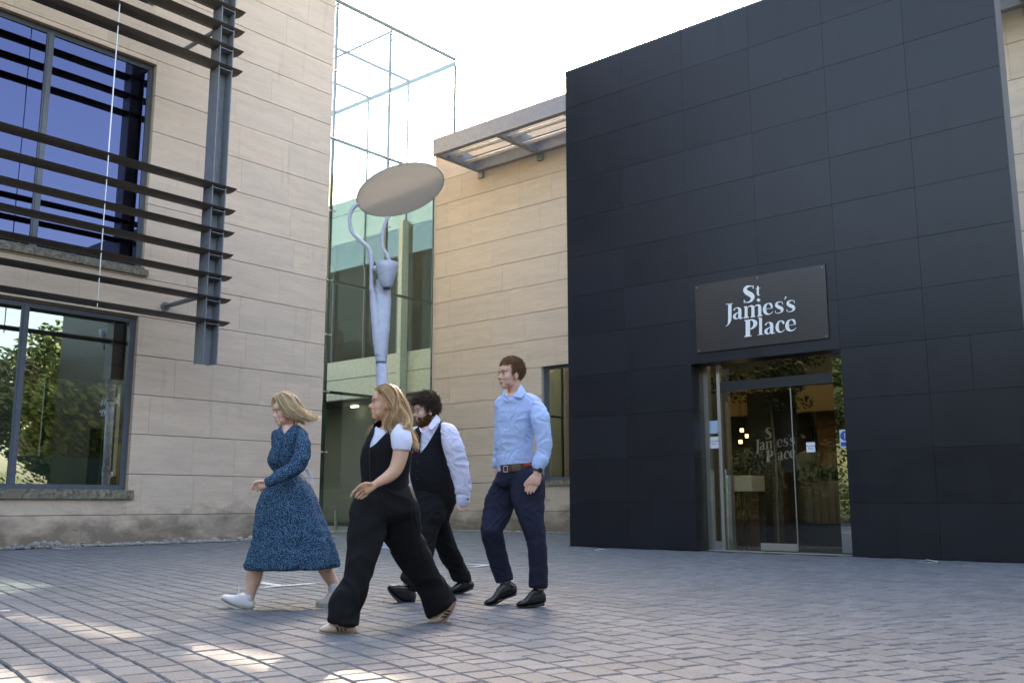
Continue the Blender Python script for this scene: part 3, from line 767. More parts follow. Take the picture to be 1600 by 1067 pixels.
# ================================================================== lettering drawn as strokes
# glyph: strokes of (u, v, width) in a box of unit width and unit x-height (v up from the baseline)
GL = {
 'S': (1.0, [[(.86, 1.20, .05), (.84, 1.33, .06), (.62, 1.40, .10), (.34, 1.36, .22), (.17, 1.14, .30), (.34, .88, .38), (.66, .66, .40), (.84, .40, .34), (.72, .14, .22), (.45, .03, .10), (.20, .07, .06), (.13, .22, .05)], [(.88, 1.14, .04), (.88, 1.42, .04)], [(.10, .0, .04), (.10, .30, .04)]]),
 't': (.6, [[(.45, 1.05, .10), (.45, .8, .32), (.45, .25, .34), (.55, .07, .22), (.85, .08, .06)], [(.05, .78, .09), (.9, .78, .09)]]),
 'J': (.8, [[(.60, 1.30, .40), (.60, .20, .40), (.54, -.15, .32), (.35, -.42, .12), (.10, -.52, .05)], [(.12, 1.36, .08), (.95, 1.36, .08)]]),
 'a': (1.0, [[(.12, .78, .16), (.20, .92, .08), (.42, .98, .07), (.60, .88, .22), (.68, .70, .28), (.68, .14, .28), (.78, .03, .14), (1.0, .06, .05)], [(.60, .58, .06), (.36, .50, .10), (.17, .34, .24), (.18, .14, .24), (.36, .02, .10), (.60, .16, .05)]]),
 'm': (1.75, [[(.14, .92, .14), (.14, .02, .155)], [(.03, .94, .05), (.16, .97, .05)], [(.02, .02, .06), (.28, .02, .06)],
              [(.18, .78, .03), (.30, .95, .04), (.43, .94, .10), (.50, .78, .15), (.50, .02, .155)], [(.39, .02, .06), (.62, .02, .06)],
              [(.54, .78, .03), (.66, .95, .04), (.79, .94, .10), (.86, .78, .15), (.86, .02, .155)], [(.75, .02, .06), (1.0, .02, .06)]]),
 'e': (1.0, [[(.18, .52, .04), (.80, .52, .05), (.84, .60, .12), (.74, .88, .18), (.50, .97, .06), (.26, .84, .20), (.17, .50, .30), (.27, .18, .24), (.50, .04, .12), (.76, .08, .06), (.93, .24, .04)]]),
 's': (.8, [[(.82, .72, .05), (.78, .92, .06), (.55, .98, .07), (.30, .92, .16), (.22, .74, .24), (.42, .56, .30), (.70, .40, .30), (.78, .20, .22), (.62, .06, .10), (.38, .02, .06), (.18, .08, .05), (.12, .26, .05)]]),
 "'": (.4, [[(.2, 1.12, .04), (.55, 1.36, .38)]]),
 'P': (1.1, [[(.30, 1.38, .32), (.30, .0, .32)], [(.05, .02, .07), (.58, .02, .07)], [(.05, 1.38, .07), (.5, 1.38, .07)],
             [(.40, 1.38, .06), (.66, 1.34, .12), (.84, 1.12, .28), (.82, .86, .26), (.62, .64, .12), (.42, .60, .05)]]),
 'l': (.6, [[(.5, 1.44, .42), (.5, .0, .42)], [(.1, 1.44, .07), (.5, 1.47, .07)], [(.05, .02, .07), (.98, .02, .07)]]),
 'c': (1.0, [[(.84, .66, .06), (.80, .84, .22), (.62, .97, .09), (.36, .90, .16), (.20, .52, .30), (.30, .17, .24), (.54, .03, .12), (.80, .08, .06), (.94, .22, .04)]]),
}
def stroke_poly(pts, sx, sy):
    P = [(u * sx, v * sy, wd * sx) for u, v, wd in pts]
    if len(P) > 2:                                  # Catmull-Rom refinement
        Q = []
        for i in range(len(P) - 1):
            p0, p1, p2, p3 = P[max(i - 1, 0)], P[i], P[i + 1], P[min(i + 2, len(P) - 1)]
            for k in range(4):
                t = k / 4
                Q.append(tuple(.5 * ((2 * b) + (c - a) * t + (2 * a - 5 * b + 4 * c - d) * t * t + (-a + 3 * b - 3 * c + d) * t ** 3) for a, b, c, d in zip(p0, p1, p2, p3)))
        P = Q + [P[-1]]
    L, R_ = [], []
    for i in range(len(P)):
        a, b = P[max(i - 1, 0)], P[min(i + 1, len(P) - 1)]
        dx, dy = b[0] - a[0], b[1] - a[1]; n = math.hypot(dx, dy) or 1
        hx, hy = -dy / n * P[i][2] / 2, dx / n * P[i][2] / 2
        L.append((P[i][0] + hx, P[i][1] + hy)); R_.append((P[i][0] - hx, P[i][1] - hy))
    return L, R_
# rows in the pixels of one enlarged view of the sign: glyph, x0, x1, x-height, baseline y at x0
LOGO = [('S', 590, 722, 132, 392), ('t', 730, 794, 108, 312), ('J', 385, 478, 132, 586), ('a', 474, 592, 132, 578), ('m', 596, 810, 132, 561), ('e', 814, 938, 132, 530),
        ('s', 942, 1062, 132, 514), ("'", 1052, 1102, 132, 500), ('s', 1072, 1196, 132, 498), ('P', 600, 752, 134, 775), ('l', 752, 828, 134, 756), ('a', 832, 956, 134, 748), ('c', 954, 1070, 134, 731), ('e', 1068, 1202, 134, 717)]
def logo(parent, place, m, nrm, th=0.012, name='letter'):
    """place(cx, cy) -> world point of a sign-view pixel"""
    for g_, x0, x1, xh, yb in LOGO:
        mb = MB(); sl = -0.127
        for k, st in enumerate(GL[g_][1]):
            L, R_ = stroke_poly(st, (x1 - x0), xh)
            pl = lambda q: place(x0 + q[0], yb + sl * q[0] - q[1])
            for i in range(len(L) - 1):
                mb.plate([pl(L[i]), pl(R_[i]), pl(R_[i + 1]), pl(L[i + 1])], nrm, th + k * 0.0004)
        mb.build(name, m, parent)
    mb = MB(); c = (766, 356); h_ = 22
    mb.plate([place(c[0] - h_, c[1]), place(c[0], c[1] + h_), place(c[0] + h_, c[1]), place(c[0], c[1] - h_)], nrm, th); mb.build(name, m, parent)

SG = empty('wall_sign', (-6.5, YP - 0.02, 3.7), 'bronze-grey sign board lettered St James\'s Place above the glass door', 'sign')
sgm = mat('sign_board', (0.035, 0.03, 0.03), 0.3, 0.2); t = NT(sgm); nn = t.noise(t.coord('pos', (.7, .7, .7)), 1.1, 2); t.base(t.mix(t.rng(nn, .35, .65), (0.03, 0.026, 0.027), (0.045, 0.036, 0.032)))
MB().box(-7.61, -5.41, YP - 0.03, YP - 0.006, 3.135, 4.255).build('board', sgm, SG, bevel=0.002)
logo(SG, lambda cx, cy: Vector(((p := onY(1080 + cx / 7.273, 420 + cy / 7.273, YP - 0.031)).x, YP - 0.031, p.z)), M['white_paint'], (0, -1, 0), 0.008)
for x, z in ((-7.57, 3.17), (-5.45, 3.17), (-7.57, 4.215), (-5.45, 4.215), (-6.5, 4.215)):
    mb = MB(); mb.bar((x, YP - 0.034, z), (x, YP - 0.029, z), 0.009, n=8); mb.build('screw', M['fit'], SG)

# ================================================================== glass entrance door and lobby
def oy(x, y, Y): p = onY(x, y, Y); return p.x, p.z
GD = empty('glass_entrance', ((DX0 + DX1) / 2, YD, 0), 'glass entrance screen with sliding door and steel posts under the sign', 'door')
MB().box(DX0 + 0.001, DX0 + 0.075, YD - 0.02, YD + 0.10, 0.007, DZ + 0.1).build('door_frame', M['steel'], GD)
xa = oy(1123, 700, YD)[0]; xb = oy(1128, 700, YD)[0]
MB().box(xa, xb, YD + 0.0, YD + 0.07, 0.007, DZ + 0.15).build('post', M['steel'], GD)
xc = oy(1307, 700, YD)[0]
zt0, zt1 = oy(1128, 612, YD)[1], oy(1128, 597, YD)[1]
MB().box(xb + 0.001, xc - 0.004, YD + 0.005, YD + 0.13, zt0, zt1).build('transom', M['black'], GD)
MB().box(DX0 + 0.08, xa - 0.004, YD + 0.03, YD + 0.042, 0.01, DZ + 0.15).build('pane', M['glass_door'], GD)
MB().box(xb + 0.004, xc - 0.006, YD + 0.03, YD + 0.042, zt1 + 0.004, DZ + 0.15).build('pane', M['glass_door'], GD)
gright = glass_mat('reflective_glass', (0.6, 0.6, 0.55), 0.35)
MB().box(xc, DX1 - 0.003, YD + 0.0, YD + 0.012, 0.01, DZ + 0.15).build('pane', gright, GD)
xm = oy(1236, 700, YD)[0]
dl = MB().box(xb + 0.01, xm, YD + 0.048, YD + 0.058, 0.02, zt0 - 0.004).build('door_leaf', M['glass_door'], GD)
MB().box(oy(1186, 832, YD)[0], xm, YD + 0.044, YD + 0.062, 0.02, 0.13).build('bottom_rail', M['steel'], dl)
dl2 = MB().box(xm + 0.01, xc - 0.01, YD + 0.066, YD + 0.076, 0.02, zt0 - 0.004).build('door_leaf', M['glass_door'], GD)
MB().box(xm - 0.0, xm + 0.012, YD + 0.0625, YD + 0.08, 0.02, zt0 - 0.004).build('door_edge', M['steel'], dl2)
MB().box(DX0 + 0.08, xa - 0.002, YD + 0.02, YD + 0.05, 0.0065, 0.14).build('patch_fitting', M['fit'], GD)
MB().box(DX1 - 0.10, DX1 - 0.006, YD - 0.012, YD - 0.001, 0.03, 0.15).build('patch_fitting', M['steel'], GD)
def paper(name, x0, x1, y0, y1, Y, m, label, cat='notice', text=None, tilt=0, group=None):
    a, b = oy(x0, y0, Y), oy(x1, y1, Y)
    c = ((a[0] + b[0]) / 2, Y, (a[1] + b[1]) / 2)
    hw, hh = abs(b[0] - a[0]) / 2, abs(a[1] - b[1]) / 2
    ct, st_ = math.cos(tilt), math.sin(tilt)
    pts = [Vector((c[0] + u * ct - v * st_, Y, c[2] + u * st_ + v * ct)) for u, v in ((-hw, -hh), (hw, -hh), (hw, hh), (-hw, hh))]
    o = MB().plate(pts, (0, -1, 0), 0.001).build(name, m, None, origin=c); tag(o, label, cat, group)
    if text:
        for i, (tx, dz, sz) in enumerate(text):
            cu = bpy.data.curves.new('text', 'FONT'); cu.body = tx; cu.size = sz; cu.align_x = 'CENTER'; cu.extrude = 0.0003
            to = bpy.data.objects.new('lettering', cu); COL.objects.link(to); cu.materials.append(M['black'])
            to.parent = o; to.rotation_euler = (math.pi / 2, 0, 0); to.location = (0, -0.0018, dz)
    return o
pw = mat('white_paper', (0.75, 0.76, 0.8), 0.8); pb = mat('blue_paper', (0.38, 0.52, 0.68), 0.7)
paper('notice', 1103.5, 1124, 658, 677, YD + 0.028, pb, 'pale blue sheet taped to the narrow side glass, above a white one', tilt=0.03)
paper('notice', 1108, 1124.5, 682.5, 700, YD + 0.027, pw, 'white sheet reading Automatic Door on the side glass below a pale blue sheet', text=[('Automatic', 0.01, 0.042), ('Door', -0.035, 0.042)])
paper('notice', 1259.5, 1274, 691, 706, YD + 0.028, pw, 'white sheet reading Automatic Door on the middle of the glass door', text=[('Automatic', 0.008, 0.036), ('Door', -0.03, 0.036)])
blue = mat('sign_blue', (0.01, 0.12, 0.5), 0.5)
ms = paper('safety_sign', 1311.5, 1327, 671.5, 699, YD - 0.0015, pw, 'white and blue mandatory sign at the right edge of the entrance', 'sign')
c0 = Vector(ms.location); ch_ = abs(oy(1311, 671.5, YD)[1] - oy(1311, 699, YD)[1])
mb = MB(); mb.tube([(c0 + Vector((0.01, -0.0015, ch_ * 0.16)), ch_ * 0.27), (c0 + Vector((0.01, -0.0025, ch_ * 0.16)), ch_ * 0.27)], 28); mb.build('blue_disc', blue, ms)
mb = MB(); mb.box(c0.x - 0.055, c0.x + 0.07, c0.y - 0.0025, c0.y - 0.0012, c0.z - ch_ * .42, c0.z - ch_ * .2); mb.build('blue_band', blue, ms)
mb = MB(); mb.box(c0.x + 0.004, c0.x + 0.016, c0.y - 0.004, c0.y - 0.003, c0.z + ch_ * .06, c0.z + ch_ * .32); mb.box(c0.x + 0.004, c0.x + 0.016, c0.y - 0.004, c0.y - 0.003, c0.z - ch_ * .02, c0.z + ch_ * .03); mb.build('mark', pw, ms)

# lobby contents
for xx in (-8.9, -7.4, -5.9, -4.4):
    for yy in (14.6, 16.2): MB().box(xx, xx + .5, yy, yy + .12, 3.70, 3.73).build('ceiling_glow', M['lobby_fill'], LBY)  # glowing strips added to brighten the lobby interior
MB().box(-9.7, -3.4, YM - 0.35, YM - 0.2, 0, 3.75).build('back_wall', wallm, LBY)
YK = 17.4
def bxp(x0, x1, y0, y1, Y, dep, name, m, par, lab=None, cat=None, zfloor=False, bevel=0):
    a, b = oy(x0, y0, Y), oy(x1, y1, Y); z0, z1 = min(a[1], b[1]), max(a[1], b[1])
    if zfloor: z0 = 0.007
    o = MB().box(a[0], b[0], Y, Y + dep, z0, z1).build(name, m, par, origin=((a[0] + b[0]) / 2, Y, z0), bevel=bevel)
    if lab: tag(o, lab, cat)
    return o
ow = wood_mat('amber_wood', (0.15, 0.08, 0.03), (0.09, 0.045, 0.018)); lw = mat('ochre_plaster', (0.30, 0.24, 0.13), 0.8)  # bulkhead plaster is one even ochre tone
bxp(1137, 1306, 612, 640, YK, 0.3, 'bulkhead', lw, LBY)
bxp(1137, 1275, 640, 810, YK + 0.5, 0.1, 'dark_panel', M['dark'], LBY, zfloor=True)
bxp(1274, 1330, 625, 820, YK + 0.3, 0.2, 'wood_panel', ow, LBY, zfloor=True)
bxp(1137, 1140, 628, 812, YK - 0.1, 0.1, 'wall_strip', wallm, LBY, zfloor=True)
# walnut pillars
for q in ((1180, 1197), (1200, 1225)): 
    bxp(q[0], q[1], 612, 815, 15.9, 0.3, 'walnut_pillar', M['dwood'], LBY, zfloor=True)
# dark floor mat
pm = [gnd(1133, 856), gnd(1330, 866), gnd(1330, 843), gnd(1241, 838)]
for p in pm: p.z = 0
pm = [Vector((DX0 + 0.45, YD + 0.1, 0)), Vector((DX1 - 0.02, YD + 0.1, 0)), Vector((DX1 - 0.02, 15.6, 0)), Vector((-6.15, 15.6, 0))]
mo = MB().plate([p + Vector((0, 0, 0.0065)) for p in pm], (0, 0, 1), 0.008).build('door_mat', mat('mat_grey', (0.035, 0.04, 0.045), 0.95)); tag(mo, 'dark grey floor mat just inside the glass door', 'mat')
# logo lettering on a dark panel inside
bk = MB().box(oy(1170, 700, 15.62)[0], oy(1246, 700, 15.62)[0], 15.62, 15.66, oy(1200, 738, 15.62)[1], oy(1200, 612, 15.62)[1]).build('logo_panel', mat('panel_dark', (0.02, 0.02, 0.02), 0.4), None); tag(bk, 'dark panel with raised St James\'s Place letters inside the lobby', 'panel')
def place2(cx, cy):
    x = 1180 + (cx - 385) * 0.078; y = 669 + (cy - 205) * 0.092
    p = onY(x, y, 15.615); return Vector((p.x, 15.615, p.z))
logo(bk, place2, mat('letter_grey', (0.55, 0.52, 0.45), 0.5), (0, -1, 0), 0.01)
# stainless barrier post and counter
st = MB().box(*[v for v in (oy(1124.5, 800, YD + 0.25)[0], oy(1137, 800, YD + 0.25)[0])], YD + 0.25, YD + 0.4, 0.007, oy(1124, 733, YD + 0.25)[1]).build('barrier_post', M['steel'], None, bevel=0.004)
tag(st, 'square stainless steel barrier post just inside the entrance', 'barrier')
MB().box(oy(1139, 800, YD + 0.3)[0], oy(1145, 800, YD + 0.3)[0], YD + 0.27, YD + 0.38, 0.007, oy(1139, 742, YD + 0.3)[1]).build('post_side', M['steel'], st)
cn = empty('reception_counter', (*oy(1158, 800, 15.3)[:1], 15.3, 0), 'pale reception counter on orange timber slats behind the steel post', 'counter')
bxp(1144, 1175, 743, 767, 15.3, 0.5, 'counter_top', mat('cream_laminate', (0.62, 0.50, 0.34), 0.5), cn)
for i in range(7): bxp(1147 + i * 4, 1150 + i * 4, 768, 815, 15.35, 0.3, 'slat', ow, cn, zfloor=True)
bxp(1146, 1175, 768, 815, 15.66, 0.02, 'backing_board', M['dwood'], cn, zfloor=True)
pl = empty('planter', (*oy(1290, 820, 16.2)[:1], 16.2, 0), 'long timber planter with a leafy plant at the right of the lobby', 'planter')
bxp(1255, 1330, 752, 818, 16.2, 0.5, 'planter_box', ow, pl)
bxp(1255, 1330, 818, 822, 16.25, 0.4, 'plinth', M['black'], pl, zfloor=True)
for i in range(6): bxp(1258 + i * 12, 1258.8 + i * 12, 753, 817, 16.193, 0.006, 'board_joint', M['dwood'], pl)
leafm = mat('dark_leaf', (0.035, 0.075, 0.03), 0.4, Transmission_Weight=0.0)
mb = MB(); r = random.Random(4)
for i in range(260):
    bx_, bz_ = oy(r.uniform(1240, 1330), r.uniform(742, 752), 16.35); c = Vector((bx_, 16.35 + r.uniform(-.25, .25), bz_))
    a = r.uniform(0, 6.28); tp = c + Vector((math.cos(a) * .12, math.sin(a) * .12, r.uniform(-.02, .24))); sd = Vector((-math.sin(a), math.cos(a), 0)) * r.uniform(.02, .04)
    md = (c + tp) / 2 + Vector((0, 0, 0.03)); mb.add([c, md + sd, tp, md - sd], [(0, 1, 2, 3)])
mb.build('leaves', leafm, pl)['kind'] = 'stuff'
for x, y, l in ((1158.5, 672, 'uppermost small lit pendant lamp in the lobby'), (1166.5, 681, 'right lit pendant lamp in the lobby, lower than the first'), (1156.5, 690, 'lowest lit pendant lamp in the lobby, above the counter')):
    xx, zz = oy(x, y, 16.3)
    o = MB().box(xx - .026, xx + .026, 16.29, 16.34, zz - .032, zz + .032).build('pendant_lamp', M['bulb'], None, origin=(xx, 16.3, zz), bevel=0.004); tag(o, l, 'lamp', 'small square pendant lamps in the lobby')
    MB().box(xx - .003, xx + .003, 16.317, 16.323, zz + .05, 3.74).build('cord', M['black'], o)
# small indoor tree behind the transom: visible branches and leaves
def leaf_cloud(mb, c, rad, n, s, r, flat=0.6):
    for _ in range(n):
        while True:
            q = Vector((r.uniform(-1, 1), r.uniform(-1, 1), r.uniform(-1, 1)))
            if q.length < 1: break
        q = q.normalized() * (q.length ** 0.5) * rad; q.z *= flat
        nrm = Vector((r.gauss(0, 1), r.gauss(0, 1), r.gauss(0.4, 1))).normalized(); u = nrm.cross(Vector((0.3, 0.5, 0.8))).normalized(); v = nrm.cross(u)
        p = c + q; L = s * r.uniform(.6, 1.3)
        mb.add([p - u * L, p + v * L * .45, p + u * L, p - v * L * .45], [(0, 1, 2, 3)])
ind = empty('indoor_tree', (-6.75, 15.2, 0), 'dark leafy indoor tree rising behind the door transom', 'tree')
tx, tz = oy(1205, 600, 15.4)
mb = MB(); mb.tube([((tx, 15.4, 0.01), .05), ((tx + .03, 15.4, 1.4), .04), ((tx - .04, 15.4, 2.6), .025)], 8); mb.build('trunk', M['dwood'], ind)
mb = MB(); r = random.Random(8)
for i in range(30):
    px = r.gauss(1205, 34); pyy = 572 + abs(px - 1205) * 0.2 + r.gauss(10, 20)
    x, z = oy(px, min(pyy, 640), 15.4); leaf_cloud(mb, Vector((x, 15.4 + r.uniform(-.3, .3), min(z, 3.6))), .2, 60, .045, r)
mb.build('crown', mat('indoor_leaf', (0.02, 0.035, 0.015), 0.5), ind)

# ================================================================== lamp post
HL = 16.05
base = gnd(600, 857); base = Vector((-12.02, 10.78, 0)); HL = base.dot(FH)
LP = empty('street_lamp', base, 'pale blue-grey lamp post with a tilted oval reflector disc in front of the glass tower', 'street lamp')
L_ = lambda x, y, dh=0: at(x, y, HL + dh)
def rad(px, y=0): return px / 2 * HL / FOC
mb = MB(); b2 = lambda x, y, r_, dh=0: (L_(x, y, dh), r_)
mb.tube([(base + Vector((0, 0, 0.006)), rad(17)), (base + Vector((0, 0, 0.02)), rad(17)), (L_(599.5, 700), rad(17)), (L_(596, 567.5), rad(17.5))], 24); mb.build('column', M['lamp'], LP, smooth=True)
mb = MB(); mb.tube([(base + Vector((0, 0, 0.002)), 0.16), (base + Vector((0, 0, 0.02)), 0.16), (base + Vector((0, 0, 0.035)), 0.11)], 28); mb.build('base_plate', M['lamp'], LP, smooth=False)
def oval(mb, rows, n=20):
    vs = []
    for (xl, xr, y, dr, dh) in rows:
        a, b = L_(xl, y, dh), L_(xr, y, dh); c = (a + b) / 2; u = (b - a) / 2; v = FH * dr
        for j in range(n):
            t_ = 2 * math.pi * j / n; vs.append(c + u * math.cos(t_) + v * math.sin(t_))
    k = len(rows)
    mb.add(vs, [(i * n + j, i * n + (j + 1) % n, (i + 1) * n + (j + 1) % n, (i + 1) * n + j) for i in range(k - 1) for j in range(n)] + [tuple(range(n)), tuple((k - 1) * n + j for j in range(n))])
mb = MB(); oval(mb, [(586.5, 604.5, 566, rad(17), 0), (584.5, 606.5, 545, rad(18), 0), (581.5, 609, 515, rad(18), 0), (582, 610.5, 490, rad(16), .01), (584, 611.5, 470, rad(14), .01), (586, 610.5, 450, rad(13), .02), (588, 609, 436, rad(12), .02)]); oval(mb, [(585, 598, 555, rad(10), -.05), (582, 597, 530, rad(11), -.06), (579.5, 594, 500, rad(11), -.06), (577.5, 591, 470, rad(10), -.05), (577, 583.5, 440, rad(7), -.06)]); ch_o = mb.build('column_head', M['lamp'], LP, smooth=True); md_ = ch_o.modifiers.new('r', 'REMESH'); md_.mode = 'VOXEL'; md_.voxel_size = .012; md_.use_smooth_shade = True; md_ = ch_o.modifiers.new('s', 'SMOOTH'); md_.iterations = 10
def path(pts, r_, dh):
    P = []
    for i in range(len(pts) - 1):
        p0, p1, p2, p3 = pts[max(i - 1, 0)], pts[i], pts[i + 1], pts[min(i + 2, len(pts) - 1)]
        for k in range(6):
            t = k / 6; P.append(tuple(.5 * ((2 * b) + (c - a) * t + (2 * a - 5 * b + 4 * c - d) * t * t + (-a + 3 * b - 3 * c + d) * t ** 3) for a, b, c, d in zip(p0, p1, p2, p3)))
    P.append(pts[-1])
    return [(L_(x, y, dh), rad(w_)) for x, y, w_ in P]
mb = MB(); mb.tube(path([(580.5, 455, 7.5), (580.5, 430, 7), (580, 402, 7), (576, 388, 6.5), (562, 375, 6.5), (550, 362, 6.3), (546, 345, 6), (550, 328, 6), (561, 318, 6)], 0, -.06), 12); mb.build('arm', M['lamp'], LP, smooth=True)
mb = MB(); mb.tube(path([(606, 422, 6.5), (607.5, 408, 6.5), (604, 397, 6.2), (598.5, 388, 6), (597.5, 372, 6), (600, 356, 6), (606, 339, 6)], 0, .02), 12); mb.build('arm', M['lamp'], LP, smooth=True)
mb = MB(); oval(mb, [(597, 611, 450, rad(14), -.2), (595, 613.5, 447, rad(18), -.2), (591, 617, 435, rad(26), -.2), (588, 621, 420, rad(33), -.2), (586.5, 623, 411, rad(36), -.2), (589, 620.5, 410, rad(31), -.2)]); cup = mb.build('spotlight', M['lamp'], LP, smooth=True)
mb = MB(); oval(mb, [(599, 609.5, 452.5, rad(11), -.2), (598, 610.5, 449.5, rad(13), -.2)]); mb.build('lens', M['black'], cup)
mb = MB(); mb.bar(L_(585, 420, -.1), L_(592, 421, -.19), 0.05, n=12); mb.bar(L_(586, 420, -.02), L_(605, 440, -.02), 0.04, n=8); mb.build('bracket', M['lamp'], LP)
# disc
dc = L_(626.5, 299); toC = (CAM - dc).normalized(); dwn = (RT * .32 - UP * .95).normalized(); dn = (toC * .53 + (dwn - toC * dwn.dot(toC)).normalized() * .848).normalized()
du = dn.cross(toC).normalized(); dv = dn.cross(du); R0 = rad(140) * 1.0 * (dc - CAM).dot(FW) / HL
vs = []; n = 56
prof = [(0, -.006), (.5, -.005), (.9, 0), (.985, .004), (1.0, .012), (1.0, .022), (.985, .03), (.6, .07), (0, .085)]
for q, z in prof[1:-1]:
    for j in range(n): vs.append(dc + (du * math.cos(6.28318 * j / n) + dv * math.sin(6.28318 * j / n)) * R0 * q - dn * z)
mb = MB(); k = len(prof) - 2
mb.add(vs, [(i * n + j, i * n + (j + 1) % n, (i + 1) * n + (j + 1) % n, (i + 1) * n + j) for i in range(k - 1) for j in range(n)] + [tuple(range(n)), tuple((k - 1) * n + j for j in range(n))])
dobj = mb.build('reflector_disc', M['lampdisc'], LP)
mb = MB(); ring = [dc + (du * math.cos(6.28318 * j / n) + dv * math.sin(6.28318 * j / n)) * R0 * 1.002 - dn * .017 for j in range(n + 1)]; mb.tube([(p, .011) for p in ring], 6, False); mb.build('rim', M['lamp'], dobj)
mb = MB(); ta = math.radians
mb.tube([(L_(595.8, 567.5) + Vector((math.cos(6.28318 * j / 24), math.sin(6.28318 * j / 24), 0)) * (rad(17.5) + .002), .004) for j in range(25)], 5, False); mb.build('seam', M['black'], LP)

# ================================================================== trees beyond the picture (seen in the glass)
bark = mat('bark', (0.10, 0.08, 0.06), 0.95)
def leafmat(nm, a, b):
    m = mat(nm, a, 0.6); t = NT(m); n_ = t.noise(t.coord(), 1.2, 3); t.base(t.mix(t.rng(n_, .35, .65), a, b)); return m
lf = [leafmat('leaf_green', (0.17, 0.22, 0.06), (0.09, 0.13, 0.035)), leafmat('leaf_olive', (0.22, 0.23, 0.08), (0.11, 0.13, 0.045))]
def tree(x, y, h, rad_, seed, label, m, dens=1.0):
    r = random.Random(seed); t0 = empty('broadleaf_tree', (x, y, 0), label, 'tree', 'broadleaf trees around the forecourt')
    tr = MB(); cr = MB(); top = Vector((x + r.uniform(-.4, .4), y + r.uniform(-.4, .4), h * .72))
    tr.tube([((x, y, -.05), h * .028), ((x + .05, y, h * .2), h * .021), ((x, y + .1, h * .45), h * .015), (top, h * .006)], 9)
    for i in range(26):
        f = r.uniform(.28, .98); a = r.uniform(0, 6.283); s0 = Vector((x, y, h * .72 * f)); ln = rad_ * r.uniform(.55, 1.0) * (1.15 - .6 * abs(f - .5))
        e = s0 + Vector((math.cos(a) * ln, math.sin(a) * ln, ln * r.uniform(.25, .8))); md = (s0 + e) / 2 + Vector((0, 0, -.08 * ln))
        tr.tube([(s0, h * .008), (md, h * .005), (e, h * .002)], 5)
        for k in range(5):
            c = s0.lerp(e, .45 + .14 * k) + Vector((r.gauss(0, .4), r.gauss(0, .4), r.gauss(.1, .35))); leaf_cloud(cr, c, rad_ * r.uniform(.16, .28), int(80 * dens), .15, r, .7)
    tr.build('trunk', bark, t0); cr.build('crown', m, t0)
tree(5.5, 13.0, 7.5, 2.9, 1, 'olive-green tree at the right, reflected in the lower left window', lf[1])
tree(3.6, 17.6, 6.0, 2.4, 12, 'small green tree by the right end of the stone wall, seen in the window', lf[0])
tree(3.9, 6.3, 6.8, 2.5, 21, 'nearest green tree, added right of the viewer to dim the paving', lf[0])  # added out of view: blocks sky over the right-hand paving
tree(4.3, 1.2, 6.0, 2.4, 22, 'low olive-green tree added level with the viewer to dim the right side', lf[1])  # second unseen tree added to cut skylight from the right
tree(-31.0, 14.6, 7.5, 3.4, 23, 'green tree beyond the rear window of the left building', lf[0], 1.3)
tree(9.5, 19.0, 9.0, 3.6, 2, 'tall green tree furthest right, seen only in the window reflection', lf[0])
tree(10.5, 10.5, 8.0, 3.4, 5, 'green tree on the right beside the olive one, seen in the window', lf[0])
for k, (x_, y_, h_) in enumerate(((-1, -15, 12), (5, -13, 11), (-24, -12, 11), (-20, -16, 12), (-14.5, -15, 11), (-11, -18, 12), (-6, -16, 10), (-27, -18, 13), (-17, -22, 13))):  # belt added out of view to cover bright sky in door and slate reflections
    tree(x_, y_, h_, 4.6, 40 + k, '%s dark green tree of the added belt behind the viewer, darkening the entrance glass' % ('slim', 'broad', 'narrow', 'round-headed', 'olive-tinted', 'leaning', 'spreading', 'dense', 'tallest')[k], lf[k % 2], 1.0)
tree(-16.5, -8.5, 9.0, 3.6, 3, 'green tree behind the viewer, reflected in the entrance glass', lf[0])
tree(-9.5, -12.0, 8.0, 3.4, 4, 'olive-green tree behind the viewer, faint in the entrance glass', lf[1])

mb = MB(); r = random.Random(77)  # unseen leafy belt added to hide the bright horizon under the crowns
for i in range(150):
    c = Vector((r.uniform(-30, 6), r.uniform(-11.5, -9.5), r.uniform(.3, 2.6))); leaf_cloud(mb, c, .9, 110, .10, r, .8)
for i in range(60):
    c = Vector((r.uniform(6, 9), r.uniform(6, 26), r.uniform(.3, 2.0))); leaf_cloud(mb, c, .9, 110, .10, r, .8)
tag(mb.build('hedge', lf[0]), 'clipped green hedge added out of view, darkening reflections in the glass', 'hedge')
# ================================================================== people
def fabric(name, c, rough=0.85, var=0.12, wsc=260, sheen=0.0):
    m = mat(name, c, rough, spec=0.25); t = NT(m); m.node_tree.nodes['Principled BSDF'].inputs['Sheen Weight'].default_value = sheen
    n1 = t.noise(t.coord(), wsc, 2); n2 = t.noise(t.coord(), 7, 3)
    k = t.mix(t.rng(n1, .3, .7), c, tuple(q * (1 - var) for q in c)); k = t.mix(t.rng(n2, .3, .7, 0, .35), k, tuple(q * (1 - 1.6 * var) for q in c)); t.base(k); t.bump(n1, .15, .002); return m
M['shirt_blue'] = fabric('light_blue_cotton', (0.44, 0.57, 0.86)); M['shirt_white'] = fabric('lilac_white_cotton', (0.68, 0.68, 0.84)); M['tee'] = fabric('white_jersey', (0.72, 0.74, 0.92))
M['navy'] = fabric('navy_twill', (0.018, 0.020, 0.042)); M['blk'] = fabric('black_suiting', (0.007, 0.007, 0.010)); M['blk2'] = fabric('black_trousers', (0.007, 0.007, 0.0085))
